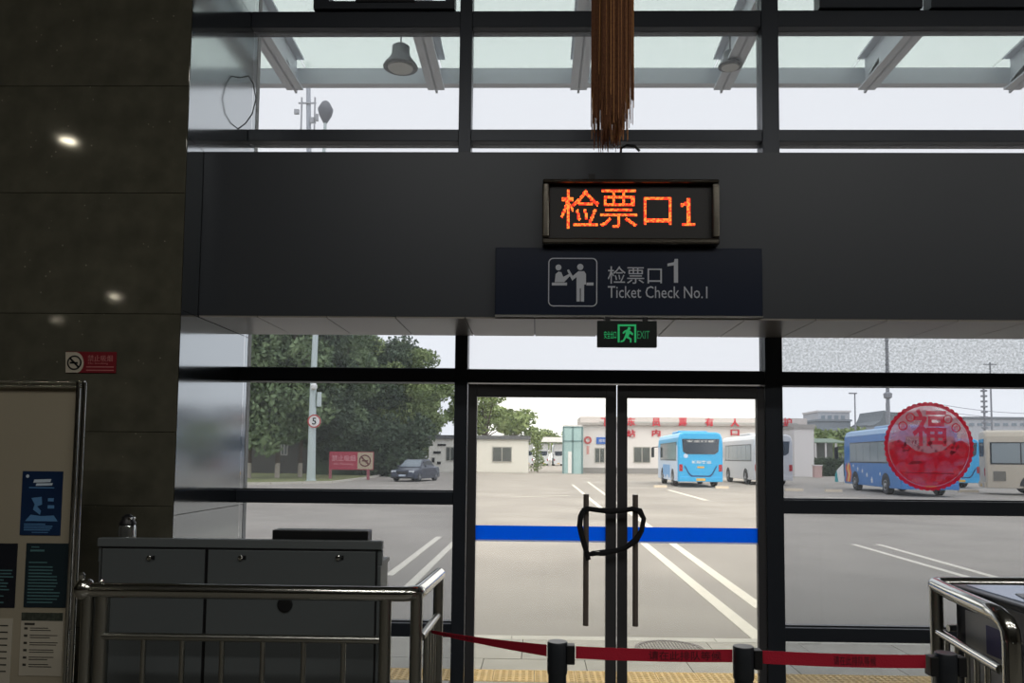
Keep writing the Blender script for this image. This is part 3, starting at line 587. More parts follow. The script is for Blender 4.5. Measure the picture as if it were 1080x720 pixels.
for k, (x, y) in enumerate(((-1, -1), (4, -1), (9, -1), (-1, -3.2), (4, -3.2), (9, -3.2))):  # unseen area lamps with housings, added to brighten the hall interior
    t = empty('fill_light', (x, y, 6.40)); tag(t, 'added fill light under the hall ceiling, out of view', 'lamp', 'added fill lights of the hall')
    MB().box(x-1.8, x+1.8, y-.15, y+.15, 6.44, 6.499).build('housing', LT, t)
    ld = bpy.data.lights.new('strip', 'AREA'); ld.shape = 'RECTANGLE'; ld.size = 3.5; ld.size_y = .25; ld.energy = 62; ld.color = (1, .97, .90)
    lo = bpy.data.objects.new('lamp_light', ld); C.objects.link(lo); lo.location = (0, 0, .03); lo.parent = t

# ================================================================== OUTSIDE
g = MB().box(-260, 260, 6.98, 420, -.4, -.1).build('yard_floor', ASPH); S(g)
S(MB().box(-260, -2.1, 5.34, 6.98, -.4, -.001).build('pavement_side', PAVE)); S(MB().box(8.6, 260, 5.3, 6.98, -.4, -.001).build('pavement_side', PAVE))
pv = S(MB().box(-3.0, 8.6, 5.3, 6.88, -.3, -.03).build('pavement', mat('grout', srgb(120, 116, 108), .9)))
def slab_row(y0, y1, w, off, m, name, x0=-3.0, x1=8.6, z=0.0):
    base = MB().box(0, w-.006, y0+.003, y1-.003, -.03, z).build(name, m, pv, bev=.003); L0 = base.location.copy(); x_ = x0+off; first = True
    while x_ + w <= x1:
        o = base if first else clone(base, pv, L0); first = False
        o.location = L0 + Vector((x_, 0, random.uniform(-.002, .001))); x_ += w
slab_row(5.3, 5.52, .8, 0, PAVE, 'paving_slab'); slab_row(5.82, 6.13, .8, .2, PAVE, 'paving_slab'); slab_row(6.13, 6.78, .8, .5, PAVE, 'paving_slab'); slab_row(6.78, 6.93, .9, .1, KERB, 'kerb_stone')
tt = MB().box(0, .296, 5.522, 5.818, -.03, 0)
for i in range(6):
    for j in range(6):
        cx2, cy2 = .025+i*.049, 5.547+j*.049
        tt.hexa([(cx2-.017, cy2-.017, 0), (cx2+.017, cy2-.017, 0), (cx2+.017, cy2+.017, 0), (cx2-.017, cy2+.017, 0), (cx2-.01, cy2-.01, .006), (cx2+.01, cy2-.01, .006), (cx2+.01, cy2+.01, .006), (cx2-.01, cy2+.01, .006)])
tb = tt.build('tactile_tile', YEL, pv); L0 = tb.location.copy()
for k in range(38):
    o = tb if k == 0 else clone(tb, pv, L0); o.location = L0 + Vector((-3.0+.3*k, 0, 0))
# round drain cover
p = ground(706, 684, 0); dr = empty('drain_cover', (p.x, p.y, 0)); tag(dr, 'round metal drain grating in the pavement behind the doors', 'drain')
dm = mat('cast_iron', srgb(120, 112, 104), .6, .5)
MB().ring(p.x, p.y, .26, .29, .0, .006, 32, 'xy').build('rim', dm, dr)
e = MB()
for k in range(-9, 10):
    hh = math.sqrt(max(0, .26**2-(k*.027)**2)); e.box(p.x+k*.027-.006, p.x+k*.027+.006, p.y-hh, p.y+hh, .001, .005)
e.build('grate_bars', dm, dr)
# parking lines
k = 0
for (a, b, w) in (((604, 511), (803, 675), .15), ((620, 508), (803, 641.5), .15), ((900, 574), (1025, 610), .12), ((926, 574), (1065, 613), .12),
                  ((410, 607), (463, 566), .12), ((425, 624), (482, 569), .12), ((705, 516.5), (745, 527.5), .2), ((838, 524), (905, 525), .15), ((540, 524), (600, 522.5), .1)):
    A, B = ground(*a), ground(*b); k += 1
    o = MB().beam((A.x, A.y, -.097), (B.x, B.y, -.097), w, .006).build('painted_line', LINE); S(o)
# ---------------------------------------------------------------- glass canopy over the entrance
cn = empty('entrance_canopy', (.6, 6.8, 4.6)); tag(cn, 'glass canopy with pale steel rafters outside the upper windows', 'canopy')
CS = mat('canopy_steel', srgb(206, 210, 218), .5, .1)
CGm = film('canopy_glass', srgb(226, 240, 228), .45)
YE = 8.0; s_e = lambda px, py: at(px, py, YE)
gz0, gz1 = at(640, 88, YE).z, at(640, 71.5, YE).z
MB().box(-6, 9, YE, YE+.10, gz0, gz1).build('edge_girder', CS, cn)
slope = -.04
def cz(y, z): return z + (y-YE)*slope
tips = [at(px, 92, YE) for px in (312, 461, 611, 762, 912, 1066)]; dx = (tips[5].x-tips[0].x)/5
rxs = [tips[0].x + dx*i for i in range(-2, 8)]
for x_ in rxs:
    z1 = gz1+.10
    m = MB(); w = .035
    # tapered rafter: flange top and bottom with web
    for (ya, yb, h0, h1) in ((5.3, YE-.02, .42, .36),):
        za, zb = cz(ya, z1), cz(yb, z1)
        m.hexa([(x_-.012, ya, za-h0), (x_+.012, ya, za-h0), (x_+.012, yb, zb-h1), (x_-.012, yb, zb-h1), (x_-.012, ya, za), (x_+.012, ya, za), (x_+.012, yb, zb), (x_-.012, yb, zb)])
        for q0, q1 in ((0, .02), ): m.hexa([(x_-.09, ya, za-h0), (x_+.09, ya, za-h0), (x_+.09, yb, zb-h1), (x_-.09, yb, zb-h1), (x_-.09, ya, za-h0+.02), (x_+.09, ya, za-h0+.02), (x_+.09, yb, zb-h1+.02), (x_-.09, yb, zb-h1+.02)])
        m.hexa([(x_-.09, ya, za-.02), (x_+.09, ya, za-.02), (x_+.09, yb, zb-.02), (x_-.09, yb, zb-.02), (x_-.09, ya, za), (x_+.09, ya, za), (x_+.09, yb, zb), (x_-.09, yb, zb)])
    m.build('rafter', CS, cn)
    m = MB().poly([(YE-.35, gz0-.02), (YE+.02, gz0-.10), (YE+.03, gz0), (YE-.35, gz0+.1)], x_-.012, x_+.012, 'yz'); m.build('rafter_tip', CS, cn)
ypl = [5.35, 6.35, 7.42, 8.5]
for i in range(len(rxs)-1):
    for j in range(3):
        a, b = rxs[i]+.01, rxs[i+1]-.01; ya, yb = ypl[j]+.012, ypl[j+1]-.012; z1 = gz1+.17; h = .02
        MB().hexa([(a, ya, cz(ya, z1)), (b, ya, cz(ya, z1)), (b, yb, cz(yb, z1)), (a, yb, cz(yb, z1)), (a, ya, cz(ya, z1)+h), (b, ya, cz(ya, z1)+h), (b, yb, cz(yb, z1)+h), (a, yb, cz(yb, z1)+h)]).build('canopy_pane', CGm, cn)
    for j in (1, 2):
        z1 = gz1+.14; MB().box(rxs[i], rxs[i+1], ypl[j]-.01, ypl[j]+.01, cz(ypl[j], z1), cz(ypl[j], z1)+.02).build('glazing_joint', CS, cn)
for x_ in rxs:
    for j in (1, 2):
        y_, z1 = ypl[j], cz(ypl[j], gz1+.10); f_ = MB()
        for sx in (-1, 1):
            for sy in (-1, 1): f_.tube([(x_, y_, z1), (x_+sx*.10-.06, y_+sy*.10, z1+.03)], .008, 6); f_.lathe([(.022, 0), (.022, .03)], (x_+sx*.10-.06, y_+sy*.10, z1+.02), 8)
        f_.build('spider_fitting', mat('fitting_steel', srgb(110, 114, 120), .4, .6), cn)
# bell-shaped lamps hung under the canopy
BL = mat('lamp_grey', srgb(90, 92, 96), .5, .3)
def bell(px, py0, py1, Y, lab):
    a, b = at(px, py0, Y), at(px, py1, Y); h = a.z-b.z; r_ = h*.68; t = empty('canopy_lamp', (a.x, Y, b.z)); tag(t, lab, 'lamp', 'bell lamps under the canopy')
    MB().lathe([(r_, b.z), (r_*.93, b.z+h*.10), (r_*.62, b.z+h*.36), (r_*.52, b.z+h*.52), (r_*.50, b.z+h*.82), (r_*.3, b.z+h*.92)], (a.x, Y, 0), 24).build('lamp_shade', BL, t, smooth=True)
    MB().tube([(a.x, Y, a.z-.01), (a.x, Y, cz(Y, gz1+.14))], .008, 6).build('rod', BL, t)
    MB().lathe([(r_*.7, b.z-.015), (r_*.75, b.z+.004)], (a.x, Y, 0), 20).build('lens', mat('lamp_lens', srgb(190, 190, 185), .3), t)
bell(423, 45, 71, 7.45, 'grey bell lamp hung under the canopy at upper left'); bell(770, 52, 70, 7.45, 'grey bell lamp hung beside a rafter at upper right')
# cable loop fixed to the polished return, its other half is the mirror image
lp = [at(u, v, 5.0) for u, v in ((255, 82), (262, 80), (267, 88), (270, 104), (266, 120), (259, 130), (252, 136))]
lp[0].x = lp[-1].x = -2.051
o = MB().tube(lp, .004, 6).build('loose_cable', mat('cable_grey', srgb(80, 84, 84), .6), None, smooth=True)
tag(o, 'thin loose cable looping beside the upper left window', 'cable')
o.location.y += 0
# ---------------------------------------------------------------- vehicles
def wheel(root, x, y, r, w, hubm):
    t = MB().lathe([(r*.6, -w/2), (r*.94, -w/2), (r, -w/2+.04), (r, w/2-.04), (r*.94, w/2), (r*.6, w/2)], (x, y, r), 24, 'x').build('wheel', RUBBER, root, smooth=True)
    sgn = -1 if x < 0 else 1
    MB().lathe([(r*.58, sgn*(w/2-.02)), (r*.55, sgn*(w/2+.012)), (r*.3, sgn*(w/2-.03)), (r*.18, sgn*(w/2+.03))], (x, y, r), 18, 'x').build('hub', hubm, t, smooth=True)
HUB = mat('wheel_hub', srgb(170, 172, 175), .35, .6)
def bus(loc, rz, lab, body, side, L=9.5, Wd=2.5, H=3.25, win=DGLASS, roofc=None, w0=.7, lo=.34):
    t = empty('coach', loc, rz, local=True); tag(t, lab, 'bus', 'parked coaches'); hw_ = Wd/2
    prof = [(-hw_, lo), (hw_, lo), (hw_, 2.5), (hw_-.03, H-.32), (hw_-.12, H-.1), (hw_-.35, H), (-hw_+.35, H), (-hw_+.12, H-.1), (-hw_+.03, H-.32), (-hw_, 2.5)]
    m = MB(); sec = [(.22 if 0 else 0, .97), (.12, 1.0), (L-.35, 1.0), (L, .93)]
    rows = []
    for (yy_, s_) in ((0, .955), (.10, 1), (L-.3, 1), (L, .94)):
        rows.append(len(m.v)); m.v += [(a*s_, yy_, lo+(b-lo)*(.5+.5*s_)) for a, b in prof]
    n = len(prof)
    for i in range(3):
        for k in range(n): l = (k+1) % n; m.f.append((rows[i]+k, rows[i]+l, rows[i+1]+l, rows[i+1]+k))
    m.f.append(tuple(rows[0]+k for k in range(n))); m.f.append(tuple(rows[3]+k for k in range(n))[::-1])
    m.build('body', body, t, bev=.03)
    if side is not body:
        for sx in (-1, 1): MB().box(min(sx*hw_, sx*(hw_+.012)), max(sx*hw_, sx*(hw_+.012)), .25, L-.35, lo+.02, 2.46).build('side_panel', side, t)
    if roofc: MB().poly([(-hw_+.02, H-.30), (hw_-.02, H-.30), (hw_-.11, H-.07), (hw_-.36, H+.03), (-hw_+.36, H+.03), (-hw_+.11, H-.07)], .15, L-.4).build('roof', roofc, t)
    nwin = 6; w1 = L-1.5; ww = (w1-w0)/nwin
    for sx in (-1, 1):
        x0, x1 = sorted((sx*(hw_+.004), sx*(hw_+.024)))
        for k in range(nwin): MB().box(x0, x1, w0+k*ww+.03, w0+(k+1)*ww-.03, 1.62, 2.62).build('side_window', win, t)
        MB().box(*sorted((sx*(hw_+.001), sx*(hw_+.012))), w0-.05, w1+.05, 1.55, 2.68).build('window_band', mat('bus_black_trim', srgb(40, 46, 52), .3), t)
        for yw in (2.1, L-2.4):
            MB().poly([(yw+.62*math.cos(R(a)), .46+.62*math.sin(R(a))) for a in range(0, 181, 20)], *sorted((sx*(hw_-.02), sx*(hw_+.018))), 'yz').build('wheel_arch', mat('bus_arch', srgb(50, 52, 56), .7), t)
            wheel(t, sx*(hw_-.12), yw, .47, .30, HUB)
        MB().beam((sx*(hw_-.05), L-.1, 2.5), (sx*(hw_+.32), L+.25, 2.45), .05, .05).build('mirror_arm', BLACK, t); MB().box(*sorted((sx*(hw_+.22), sx*(hw_+.42))), L+.15, L+.3, 1.75, 2.45).build('mirror', BLACK, t, bev=.03)
        MB().box(*sorted((sx*(hw_-.26), sx*(hw_-.06))), -.02, .04, .95, 1.35).build('tail_lamp', mat('tail_lamp', srgb(170, 40, 45), .25), t)
    rwz0, rwz1 = (1.95, 2.85)
    MB().poly([(-hw_+.28, rwz0+.15), (-hw_+.5, rwz0), (hw_-.5, rwz0), (hw_-.28, rwz0+.15), (hw_-.22, rwz1), (-hw_+.22, rwz1)], -.02, .03).build('rear_window', mat('rear_glass', srgb(60, 70, 84), .1), t)
    MB().box(-hw_+.05, hw_-.05, -.05, .05, lo, lo+.28).build('bumper', body, t, bev=.02); MB().box(-.26, .26, -.065, -.05, lo+.05, lo+.20).build('number_plate', mat('yellow_plate', srgb(225, 180, 90), .5), t)
    MB().box(-hw_+.15, hw_-.15, L-.02, L+.03, 1.35, 2.75).build('windscreen', DGLASS, t)
    MB().box(-.9, .9, 2.5, 5.0, H-.02, H+.16).build('roof_unit', roofc or body, t, bev=.05)
    return t
SKYB = mat('sky_blue_paint', srgb(58, 172, 228), .3); LAV = mat('pale_lilac_paint', srgb(196, 212, 236), .35); SIL = mat('silver_paint', srgb(205, 207, 212), .3, .2)
BLU = mat('coach_blue_paint', srgb(48, 120, 190), .3, noise=.06, nscale=.6); BEI = mat('beige_coach_paint', srgb(200, 190, 172), .4); WP = mat('white_vehicle', srgb(228, 232, 236), .4)
LW = mat('light_coach_window', srgb(150, 160, 164), .15)
def deco_rear(t, blk=True):
    MB().poly([(-.95, 1.25), (-.7, .78), (-.55, .62), (.55, .62), (.7, .78), (.95, 1.25), (.90, 1.27), (.66, .84), (.5, .70), (-.5, .70), (-.66, .84), (-.90, 1.27)], -.03, -.003).build('grille_line', mat('navy_trim', srgb(30, 60, 110), .4), t)
    text('lettering', '城际客运', WHITE, t, -.52, .62, 1.40, 1.58, -.003, .012, .01); text('lettering', '安全行驶', WHITE, t, -.8, .8, 2.65, 2.78, -.022, .01)
    MB().disc(-.86, 1.85, .13, -.016, -.002, 16).build('emblem', LAV, t); MB().box(-.2, .2, -.02, -.002, 1.14, 1.24).build('label_plate', mat('yellow_plate', srgb(225, 180, 90), .5), t)
def place_bus(pxl, pxr, pyb):
    A, B = ground(pxl, pyb), ground(pxr, pyb); return A, B
# coach 1: sky blue, rear towards us
Y1 = ground(739, 514).y; c = at(739, 500, Y1)
b1 = bus((c.x, Y1, -.1), R(-1.5), 'sky-blue coach seen from behind through the right door leaf', SKYB, LAV, L=9, Wd=2.62, H=3.25); deco_rear(b1)
for k in range(4): MB().box(-1.335, -1.325, 3.2+k*.8, 3.8+k*.8, .5+.15*(k % 2), 1.3).build('side_graphic', mat('graphic_blue', srgb(90, 160, 220), .4), b1)
Y2 = ground(815, 512).y; c = at(816, 500, Y2)
b2 = bus((c.x, Y2, -.1), R(-1.0), 'silver coach behind the right door post', SIL, SIL, L=9.5, Wd=2.5, H=3.3, win=LW)
Y3 = ground(982, 524).y; c = at(981, 500, Y3)
b3 = bus((c.x, Y3, -.1), R(-6.5), 'deep blue coach behind the round red sticker', BLU, BLU, L=9.5, Wd=2.6, H=3.35, win=LW, roofc=mat('pale_blue_roof', srgb(150, 185, 220), .4))
OR, YW, RD = mat('flame_orange', srgb(235, 120, 50), .4), mat('flame_yellow', srgb(240, 205, 110), .4), mat('flame_red', srgb(190, 50, 60), .4)
fl = lambda o_: [(8.6-o_, .45), (8.95-o_, .45), (8.7-o_, .9), (9.0-o_, 1.2), (8.75-o_, 1.55), (8.55-o_, 1.2), (8.4-o_, .9)]
for o_, m_, d_ in ((0, RD, .016), (.35, YW, .018), (.6, OR, .020)): MB().poly(fl(o_), -1.3-d_, -1.3, 'yz').build('flame_stripe', m_, b3)
def star(cy_, cz_, r_): return [(cy_+(r_ if k % 2 == 0 else r_*.42)*math.cos(R(90+36*k)), cz_+(r_ if k % 2 == 0 else r_*.42)*math.sin(R(90+36*k))) for k in range(10)]
for (a, b_, r_) in ((7.4, 1.38, .09), (6.6, 1.2, .12), (5.8, 1.1, .12), (5.0, .9, .14), (4.2, .65, .18), (2.9, 1.0, .1)): MB().poly(star(a, b_, r_), -1.325, -1.3, 'yz').build('star', WHITE, b3)
text('lettering', '城际客运', WHITE, b3, -1.0, 1.0, .70, .86, -.003, .012)
Y4 = ground(1030, 515).y; c = at(1013, 500, Y4)
b4 = bus((c.x, Y4, -.1), R(-3), 'bright blue coach between the deep blue and the beige coach', SKYB, SKYB, L=9, Wd=2.5, H=3.1); deco_rear(b4)
# beige coach, broadside
Y5 = 39.5; c = at(1037, 500, Y5)
b5 = bus((c.x+.6, Y5+1.12, -.1), R(-114), 'beige coach standing broadside at the right edge', BEI, BEI, w0=.28, L=9.5, Wd=2.5, H=3.3, win=LW)
MB().box(1.25, 1.275, .35, .9, .7, 1.2).build('vent_grille', mat('vent', srgb(120, 116, 108), .6), b5)
MB().box(-.9, .9, 4, 7, 3.31, 3.45).build('roof_hatch', mat('flame_red', srgb(190, 50, 60), .4), b5)
# white coaches far behind the gate
for i, (px, Yc, m_) in enumerate(((557, 150, WP), (573, 150, mat('teal_paint', srgb(60, 160, 165), .4)), (589, 150, WP))):
    c = at(px, 498, Yc)
    bus((c.x, Yc, -.1), R(1), ['white coach parked far behind the white cabin', 'teal and white coach parked between two far white coaches', 'far white coach beside the glass kiosk'][i], WP, m_, L=10, Wd=1.95, H=4.3)
# dark car
CARP = mat('dark_car_paint', srgb(66, 72, 86), .25, .3)
c = ground(424, 508); car = empty('car', (c.x, c.y, -.1), R(-14), local=True); tag(car, 'dark grey saloon car parked under the trees, facing the hall', 'car')
m = MB(); secs = [(0, .78, .30, .62), (.12, .86, .22, .78), (1.1, .90, .20, .92), (1.5, .90, .20, .96), (3.6, .90, .20, 1.0), (4.4, .88, .24, .98), (4.6, .8, .34, .8)]
rows = []
for (y_, w, zb, zt) in secs:
    rows.append(len(m.v)); m.v += [(-w, y_, zb), (w, y_, zb), (w*1.0, y_, (zb+zt)*.55), (w*.95, y_, zt-.08), (w*.8, y_, zt), (-w*.8, y_, zt), (-w*.95, y_, zt-.08), (-w*1.0, y_, (zb+zt)*.55)]
for i in range(len(secs)-1):
    for k in range(8): l = (k+1) % 8; m.f.append((rows[i]+k, rows[i]+l, rows[i+1]+l, rows[i+1]+k))
m.f.append(tuple(rows[0]+k for k in range(8))); m.f.append(tuple(rows[-1]+k for k in range(8))[::-1]); m.build('body', CARP, car, smooth=True)
m = MB(); rows = []
for (y_, w, z_) in ((1.2, .80, .94), (1.95, .62, 1.42), (2.4, .62, 1.48), (3.1, .62, 1.46), (3.9, .72, .98)): rows.append(len(m.v)); m.v += [(-.80, min(max(y_, 1.25), 3.85), .90), (.80, min(max(y_, 1.25), 3.85), .90), (w, y_, z_), (-w, y_, z_)]
for i in range(4):
    for k in range(4): l = (k+1) % 4; m.f.append((rows[i]+k, rows[i]+l, rows[i+1]+l, rows[i+1]+k))
m.f.append(tuple(rows[0]+k for k in range(4))); m.f.append(tuple(rows[-1]+k for k in range(4))[::-1]); m.build('cabin', CARP, car, smooth=True)
MB().hexa([(-.70, 1.28, .97), (.70, 1.28, .97), (.58, 1.90, 1.39), (-.58, 1.90, 1.39), (-.70, 1.25, .985), (.70, 1.25, .985), (.58, 1.87, 1.41), (-.58, 1.87, 1.41)]).build('windscreen', mat('car_glass', srgb(120, 132, 140), .05, spec=1), car)
for sx in (-1, 1):
    MB().poly([(1.55, 1.0), (2.05, 1.36), (3.05, 1.36), (3.6, 1.0)], *sorted((sx*.745, sx*.72)), 'yz').build('side_window', DGLASS, car)
    MB().box(*sorted((sx*.45, sx*.80)), -.0+.02, .12, .60, .74).build('headlamp', mat('headlamp', srgb(205, 210, 215), .1), car, bev=.02); MB().box(*sorted((sx*.92, sx*1.05)), 1.5, 1.65, .95, 1.07).build('wing_mirror', CARP, car, bev=.02)
    for y_ in (.85, 3.7): wheel(car, sx*.78, y_, .32, .22, HUB)
MB().box(-.38, .38, -.02, .1, .50, .68).build('grille', BLACK, car); MB().box(-.22, .22, -.04, .02, .36, .48).build('number_plate', mat('pale_plate', srgb(190, 200, 215), .4), car); MB().box(-.75, .75, -.03, .08, .24, .34).build('front_bumper', BLACK, car, bev=.02)
# ---------------------------------------------------------------- white site cabin
def plain_window(root, x0, x1, z0, z1, y, cur=True):
    f_ = MB().box(x0, x1, y-.06, y, z0, z1).build('window', mat('window_frame_grey', srgb(170, 168, 160), .5), root)
    xm = (x0+x1)/2
    for a, b in ((x0+.1, xm-.05), (xm+.05, x1-.1)): MB().box(a, b, y-.075, y-.06, z0+.1, z1-.1).build('pane', mat('window_pane_dark', srgb(96, 100, 98), .1, noise=.3, nscale=.7), f_)
    return f_
YC = ground(505, 498).y; a, b = at(452, 498, YC), at(557, 498, YC); t0 = at(505, 463, YC).z; t1 = at(505, 459, YC).z
cb = empty('site_cabin', ((a.x+b.x)/2, YC, -.1)); tag(cb, 'white corrugated site cabin with a dark flat roof', 'building')
m = MB(); m.box(a.x, b.x, YC, YC+4, -.1, t0); x_ = a.x
while x_ < b.x-.3: m.box(x_, x_+.14, YC-.05, YC, -.0, t0-.1); x_ += .34
m.build('wall', mat('cabin_white', srgb(232, 230, 222), .6), cb)
MB().box(a.x-.2, b.x+.2, YC-.3, YC+4.3, t0, t1).build('roof', mat('cabin_roof', srgb(96, 98, 100), .6), cb)
p, q_ = at(519, 487, YC), at(540, 471, YC); plain_window(cb, p.x, q_.x, p.z, q_.z, YC-.05)
p, q_ = at(470, 486, YC), at(480, 471, YC); plain_window(cb, p.x, q_.x, p.z, q_.z, YC-.05)
for (u, v_, w, h) in ((466, 469, 9, 2), (461, 477, 8, 2.5), (457, 485, 3, 5), (463, 488, 4, 3)):
    p, q_ = at(u-w/2, v_+h/2, YC), at(u+w/2, v_-h/2, YC); MB().box(p.x, q_.x, YC-.12, YC-.05, p.z, q_.z).build('pipe_bracket', BLACK, cb)
# ---------------------------------------------------------------- station building with red roof characters
YB2 = ground(730, 500).y; a, b = at(612, 498, YB2), at(859, 498, YB2); zt = at(730, 439, YB2).z; ze = at(730, 449, YB2).z
sb = empty('station_building', ((a.x+b.x)/2, YB2, -.1)); tag(sb, 'long white station building with red characters on its roof edge', 'building')
WB = mat('white_render', srgb(226, 222, 220), .7, noise=.03, nscale=.3)
MB().box(a.x, b.x, YB2, YB2+10, -.1, ze).build('wall', WB, sb); MB().box(a.x-.3, b.x, YB2-.5, YB2-.0, ze, ze+.25).build('eave', mat('eave_grey', srgb(168, 164, 160), .7), sb)
a2 = at(612, 440, YB2+2); MB().box(a2.x, b.x, YB2+2, YB2+8, ze, zt).build('parapet', mat('parapet_grey', srgb(200, 194, 190), .7), sb)
MB().box(a.x, b.x, YB2-.08, YB2, -.1, .5).build('plinth', mat('plinth_grey', srgb(150, 148, 146), .8), sb)
CP = mat('cream_post', srgb(205, 200, 190), .7)
for px in (610, 655): p = at(px, 480, YB2); MB().box(p.x-.2, p.x+.2, YB2-.15, YB2, -.1, ze).build('pilaster', WB, sb)
for (u0, v0, u1, v1) in ((627, 472, 638, 488), (668, 471, 686, 488), (700, 471, 716, 488), (800, 470, 816, 487)):
    p, q_ = at(u0, v1, YB2), at(u1, v0, YB2); plain_window(sb, p.x, q_.x, p.z, q_.z, YB2)
RC = mat('red_roof_letter', srgb(205, 40, 60), .5)
for ch, px, py, h in (('下', 638, 445, 9), ('东', 665.5, 444.5, 9), ('员', 692, 445, 9), ('票', 720, 445, 9), ('有', 748, 445, 9), ('人', 775, 445.5, 9), ('护', 830.5, 445, 9), ('站', 665.5, 457, 8), ('内', 692, 456.5, 7), ('口', 775, 456, 6)):
    up = py < 450; yc = YB2-.55 if up else YB2-.02
    p, q_ = at(px-4.5, py+h/2, yc), at(px+4.5, py-h/2, yc)
    text('roof_character' if up else 'wall_character', ch, RC, sb, p.x, q_.x, p.z, q_.z, yc, .1, .025)
e = MB()
p = at(628, 451, YB2-.45); MB().box(at(632, 449, YB2).x, at(840, 449, YB2).x, YB2-.5, YB2-.38, ze+.25, ze+.38).build('letter_rail', STEELD, sb)
p, q_ = at(629, 468, YB2-.1), at(641, 461, YB2-.1); s_ = MB().box(p.x, q_.x, YB2-.12, YB2, p.z, q_.z).build('blue_plaque', mat('plaque_blue', srgb(40, 100, 190), .4), sb); text('lettering', '候车', WHITE, s_, p.x+.25, q_.x-.25, p.z+.18, q_.z-.18, YB2-.12, .03)
p = at(620, 464, YB2-.1); MB().ring(p.x, p.z, .22, .42, YB2-.1, YB2, 20).build('round_emblem', mat('emblem_red', srgb(190, 90, 90), .5), sb); p = at(620, 475, YB2); MB().box(p.x-.14, p.x+.14, YB2-.03, YB2, p.z-.4, p.z+.5).build('vertical_notice', mat('notice_pink', srgb(215, 160, 155), .5), sb)
# glass kiosk
YK = YB2-3.2; a, b = at(594, 498, YK), at(614, 498, YK); zt = at(604, 450, YK).z; ks = empty('glass_kiosk', ((a.x+b.x)/2, YK, -.1)); tag(ks, 'teal glass entrance box at the left end of the station building', 'building')
TG = mat('teal_glass', srgb(168, 198, 198), .25, noise=.15, nscale=.5); TF = mat('teal_frame', srgb(110, 140, 142), .5)
xm = (a.x+b.x)/2
for (u, v_) in ((a.x+.1, xm-.06), (xm+.06, b.x-.1)):
    for (z0, z1) in ((-.1, 3.2), (3.35, zt-.1)): MB().box(u, v_, YK+.05, YK+.1, z0, z1).build('glass_panel', TG, ks)
for x_ in (a.x, xm, b.x): MB().box(x_-.09, x_+.09, YK, YK+.18, -.1, zt).build('frame_post', TF, ks)
for z_ in (3.2, zt-.1): MB().box(a.x, b.x, YK, YK+.15, z_, z_+.15).build('frame_rail', TF, ks)
MB().box(a.x, b.x, YK+.1, YK+3, zt, zt+.2).build('roof', WB, ks)
p, q_ = at(599, 498, YK), at(603, 476, YK); MB().box(p.x, q_.x, YK-.04, YK+.02, -.05, q_.z).build('door_leaf', WHITE, ks)
MB().box(a.x-.0, a.x+.1, YK+.1, YK+3, -.1, zt).build('side_wall', TG, ks)
# canopy roof strip far left behind the cabin
YD = 150; a, b = at(535, 463, YD), at(612, 463, YD); sh = empty('bus_shelter', ((a.x+b.x)/2, YD, -.1)); tag(sh, 'long white shelter roof far behind the cabin', 'shelter')
zt = at(575, 461, YD).z; zb = at(575, 466, YD).z
MB().box(a.x, b.x, YD-2, YD+3, zb, zt).build('roof', WHITE, sh)
for u in range(6): x_ = a.x+1+(b.x-a.x-2)*u/5; MB().box(x_-.12, x_+.12, YD-1.6, YD-1.3, -.1, zb).build('column', mat('shelter_column', srgb(180, 180, 178), .6), sh)
# white side wall of the yard, right of silver coach
YW2 = YB2-6; a, b = at(838, 498, YW2), at(858.5, 498, YW2); zt = at(848, 452, YW2).z
o = empty('gable_wall', ((a.x+b.x)/2, YW2, -.1)); tag(o, 'plain pale gable wall beyond the silver coach', 'building')
MB().box(a.x, b.x, YW2, YW2+5.9, -.1, zt).build('wall', WB, o); MB().box(a.x-.1, b.x+.15, YW2-.1, YW2+5.9, zt, zt+.25).build('coping', mat('eave_grey', srgb(168, 164, 160), .7), o)
p = at(862, 498, YW2-3); o = empty('brick_pier', (p.x, YW2-3, -.1)); tag(o, 'short pinkish pier at the foot of the gable wall', 'pier'); MB().box(p.x-.35, p.x+.35, YW2-3.3, YW2-2.7, -.1, at(862, 491, YW2-3).z).build('shaft', mat('pink_pier', srgb(200, 170, 165), .8), o); MB().box(p.x-.42, p.x+.42, YW2-3.37, YW2-2.63, at(862, 491, YW2-3).z, at(862, 490, YW2-3).z).build('cap', WB, o)
# far buildings on the right
def block(u0, u1, vt, vb, Y, m_, lab, wins, roofm=None):
    a, b = at(u0, vt, Y), at(u1, vt, Y); t = empty('far_building', ((a.x+b.x)/2, Y, -.1)); tag(t, lab, 'building')
    MB().box(a.x, b.x, Y, Y+12, -.1, a.z).build('wall', m_, t); MB().box(a.x-.3, b.x+.3, Y-.3, Y+12, a.z, a.z+.5).build('roof', roofm or m_, t)
    for (x0, x1, y0, y1) in wins:
        p, q_ = at(x0, y1, Y), at(x1, y0, Y); f_ = MB().box(p.x, q_.x, Y-.15, Y, p.z, q_.z).build('window', mat('far_window', srgb(150, 160, 168), .3), t)
    return t
GB = mat('far_grey_wall', srgb(150, 156, 162), .8); GB2 = mat('far_pale_wall', srgb(196, 198, 202), .8); GB3 = mat('far_roof', srgb(140, 145, 150), .8)
block(862, 897, 444, 498, 200, GB, 'grey lower block of the far building right of the gable wall', [(865+5*k, 868+5*k, 450, 453) for k in range(6)])
block(863, 896, 434.5, 498, 213, GB2, 'pale upper block of the far building with a flat roof', [(866+7*k, 870+7*k, 438, 442) for k in range(4)], WB)
block(1018, 1100, 441.5, 498, 180, GB2, 'long pale grey building above the coaches at far right', [(1022+9*k, 1027+9*k, 446, 449) for k in range(7)], GB3)
block(895, 920, 452.5, 498, 170, GB, 'low grey building below the pagoda roof', [(898+6*k, 901+6*k, 456, 459) for k in range(3)])
